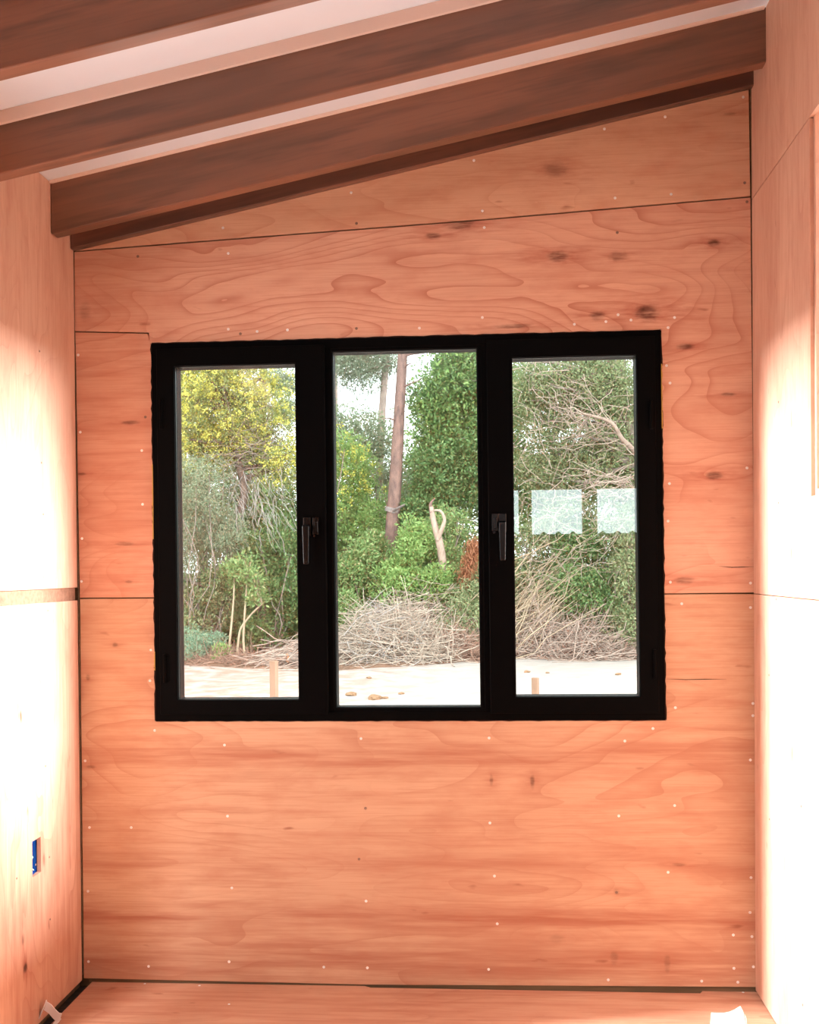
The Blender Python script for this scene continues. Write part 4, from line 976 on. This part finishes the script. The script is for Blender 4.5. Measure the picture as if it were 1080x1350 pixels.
# ---- heaps of dead sticks
def heap(name, label, cx, base_py, hw_px, h_px, Y, n, lo, hi, mat, rr=0.011, cat='brush pile', dirn=None, depth=0.7):
    c = E(cx, base_py, Y); s = ppm(Y); g0 = gz(c[0], Y); root = empty(name, (float(c[0]), Y, g0), label=label, cat=cat, kind='stuff'); O = np.array(root.location)
    hw, H = hw_px/s, h_px/s; paths, rad = [], []
    for i in range(n):
        u = R.normal()*0.5; u = np.clip(u, -1, 1); prof = H*(1-0.75*u*u)*(0.55+0.5*R.random())*(0.8+0.3*math.sin(u*9+cx)); zc = max(0.04, R.random()**0.8*prof)
        p = np.array([c[0]+u*hw, Y+R.normal()*depth*0.5*(1.15-zc/max(H, .1)), g0+zc]); ln = lo+(hi-lo)*R.random()
        d = unit(np.array([R.normal(), R.normal()*0.5, R.normal()*0.45])) if dirn is None else unit(np.array(dirn)+R.normal(size=3)*0.25)
        if dirn is None and R.random() < 0.10: d = unit(np.array([R.normal()*0.6, R.normal()*0.3, 1.0])); p[2] = g0+ln*0.4
        a, b = p-d*ln/2, p+d*ln/2; q = curve(a, b, 0.05+0.14*R.random()**2, 8, 0.012); q[:, 2] = np.maximum(q[:, 2], np.array([gz(x_, y_) for x_, y_ in q[:, :2]])+0.01)
        r_ = rr*(0.35+1.3*R.random()**1.5); paths.append(q-O); rad.append(np.linspace(r_, r_*0.45, 8))
    V, F = tubes_np(paths, rad, 4); mesh_np('sticks', V, F, mat, root, kind='stuff'); return root
heap('brush_pile', 'tangled heap of pale dry twigs at the foot of the reddish pine', 515, 887, 80, 92, 15.3, 1100, 0.4, 1.3, B['straw'], 0.0065, depth=1.0)
heap('brush_pile', 'bleached grey twigs strewn over the pale twig heap', 505, 885, 60, 100, 15.4, 260, 0.3, 1.0, B['silver'], 0.006, depth=1.2)
heap('brush_pile', 'springy mound of brown dead stalks behind the pale twig heap', 560, 870, 70, 100, 16.6, 900, 0.5, 1.3, B['dead'], 0.0065)
heap('brush_pile', 'rusty low tangle of stalks under the long-leaved bush', 595, 876, 50, 42, 15.9, 700, 0.3, 1.0, B['brown'], 0.007)
heap('brush_pile', 'low heap of bare sticks under the grey-green tree', 740, 868, 95, 62, 17.0, 1000, 0.4, 1.5, B['dead'], 0.007)
heap('brush_pile', 'spray of long pale dead branches leaning toward the grey-green tree', 695, 800, 36, 130, 17.3, 230, 1.0, 2.6, B['stick'], 0.0085, dirn=(0.66, 0.1, 0.62), depth=0.5)
heap('brush_pile', 'sloping heap of cut branches beside the orange log end', 392, 876, 36, 34, 15.4, 330, 0.6, 1.5, B['dead'], 0.009, dirn=(0.9, 0.1, 0.26), depth=0.6)
heap('brush_pile', 'thin scatter of litter twigs before the saplings', 300, 878, 90, 7, 15.6, 500, 0.2, 0.7, B['brown'], 0.006, depth=0.7)
heap('brush_pile', 'thin scatter of reddish twigs where the sand meets the bare sticks', 760, 868, 110, 9, 17.0, 500, 0.3, 0.9, B['brown'], 0.007, depth=0.5)
# cut log
a = E(379, 868, 15.0); bm = bmesh.new(); a_tube(bm, [(a[0]+0.9, a[1]+0.5, a[2]+0.05), (a[0]+0.4, a[1]+0.25, a[2]+0.01), a], [0.075, 0.08, 0.082], 14, cap=False)
lg = bm_obj('cut_log', bm, B['grey'], smooth=True, label='cut log with an orange sawn end in the branch heap', cat='log')
bm = bmesh.new(); d = Vector((-0.87, -0.49, -0.06)).normalized(); av = Vector(a); a_tube(bm, [av-d*0.01, av+d*0.002], [0.081, 0.078], 14); put(bm_obj('sawn_end', bm, B['cut'], label='orange sawn end'), lg)

# ---- backdrop of forest trees (further back, also to both sides)
bk = [(265, 610, 95, 130, 23.0, 'grey', 'grey-green forest tree behind the blossoming wattle'), (360, 690, 60, 90, 23.0, 'mid', 'mid-green forest tree behind the dark glossy bush'),
      (560, 640, 60, 80, 27.0, 'mid', 'mid-green forest tree behind the glossy evergreen'), (470, 720, 70, 70, 23.0, 'dark', 'dark low forest tree behind the flowering shrub'),
      (640, 560, 60, 130, 24.5, 'dark', 'dark tall forest tree between the evergreen and the grey-green tree'), (730, 580, 95, 160, 22.5, 'mid', 'mid-green forest tree behind the arching limb'),
      (840, 600, 80, 160, 24.5, 'olive', 'olive forest tree behind the pale twiggy bush'), (600, 760, 90, 70, 21.5, 'dark', 'dark undergrowth tree behind the bleached snag'),
      (760, 780, 110, 70, 21.0, 'dark', 'dark undergrowth tree behind the heap of bare sticks'), (280, 800, 110, 60, 20.5, 'dark', 'dark undergrowth tree behind the saplings'),
      (60, 620, 110, 160, 21.0, 'olive', 'olive forest tree beyond the doorway side of the clearing'), (1000, 620, 110, 170, 20.0, 'mid', 'mid-green forest tree at the far right of the clearing'),
      (150, 560, 90, 130, 22.0, 'mid', 'mid-green forest tree between the wattle and the olive tree'),
      (120, 780, 120, 75, 20.0, 'dark', 'dark undergrowth tree left of the feathery shrub'), (-70, 760, 110, 90, 20.5, 'mid', 'mid-green undergrowth tree beyond the olive forest tree'),
      (-120, 600, 120, 170, 23.0, 'dark', 'dark tall forest tree beyond the olive forest tree'), (40, 600, 110, 150, 26.0, 'grey', 'grey-green forest tree behind the olive forest tree'),
      (960, 780, 120, 75, 20.0, 'dark', 'dark undergrowth tree right of the pale twiggy bush'), (1120, 640, 120, 170, 22.0, 'olive', 'olive forest tree at the far end of the clearing past the mid-green one')]
for (px, py, rx, ry, Y, lf, lab) in bk:
    plant('forest_tree', lab, 'tree', [(px, py, rx, ry, Y, 110, 0.42), (px+rx*0.2, py+ry*0.5, rx*0.9, ry*0.6, Y, 50, 0.4)], lf, 75, 0.13, 0.062, trunk=[(px, 880, Y), (px+4, py+ry*0.5, Y), (px-3, py, Y)], r0=0.13, twigs=20, group='forest trees behind the clearing')

# ---- survey stakes and clods on the sand
def stake(label, px0, px1, pytop, Y):
    a, b = E(px0, pytop, Y), E(px1, pytop, Y); g0 = gz((a[0]+b[0])/2, Y); wd_ = b[0]-a[0]; xm, zt_ = (a[0]+b[0])/2, a[2]
    bm = bmesh.new(); c, s_ = math.cos(0.5), math.sin(0.5); h = wd_/(c+s_*0.6)/2; q = []
    for (u, v) in ((-h, -h*0.6), (h, -h*0.6), (h, h*0.6), (-h, h*0.6)): q.append((xm+u*c+v*s_, Y-u*s_+v*c, g0-0.15))
    a_prism(bm, q, (0.0, 0, zt_-g0+0.15)); bevel(bm_obj('survey_stake', bm, B['stake'], label=label, cat='stake'), 0.003)
stake('taller sawn wooden stake on the sand near the branch heap', 355, 367, 871, 4.6)
stake('shorter sawn wooden stake on the sand before the bare sticks', 700.5, 711, 893.5, 5.2)
for i, (px, py, r_, lab) in enumerate([(494, 922, 0.085, 'largest brown clod on the sand before the pale twig heap'), (507, 921, 0.045, 'small brown clod touching the largest clod on the sand'),
        (463, 918, 0.07, 'flat brown clod on the sand apart from the largest clod'), (529, 916, 0.04, 'lone pebble-sized clod on the sand toward the rusty tangle'), (487, 900, 0.04, 'small clod on the sand close under the pale twig heap'),
        (695, 890, 0.05, 'brown clod on the sand just behind the shorter stake'), (722, 893, 0.03, 'tiny clod on the sand between the shorter stake and the bare sticks'),
        (815, 902, 0.045, 'brown clod on open sand before the pale twiggy bush')]):
    d = RN @ np.array([(px-CX)/FPX, -(py-CY)/FPX, -1.0]); t = (GZ+0.03-CAM[2])/d[2]; p = CAM+t*d
    bm = bmesh.new(); bmesh.ops.create_icosphere(bm, subdivisions=2, radius=r_)
    for v in bm.verts: v.co *= 0.75+0.5*R.random(); v.co.z *= 0.45
    o = bm_obj('earth_clod', bm, B['clod'], label=lab, cat='clod', group='clods on the sand'); o.location = (p[0], p[1], gz(p[0], p[1])+r_*0.2)
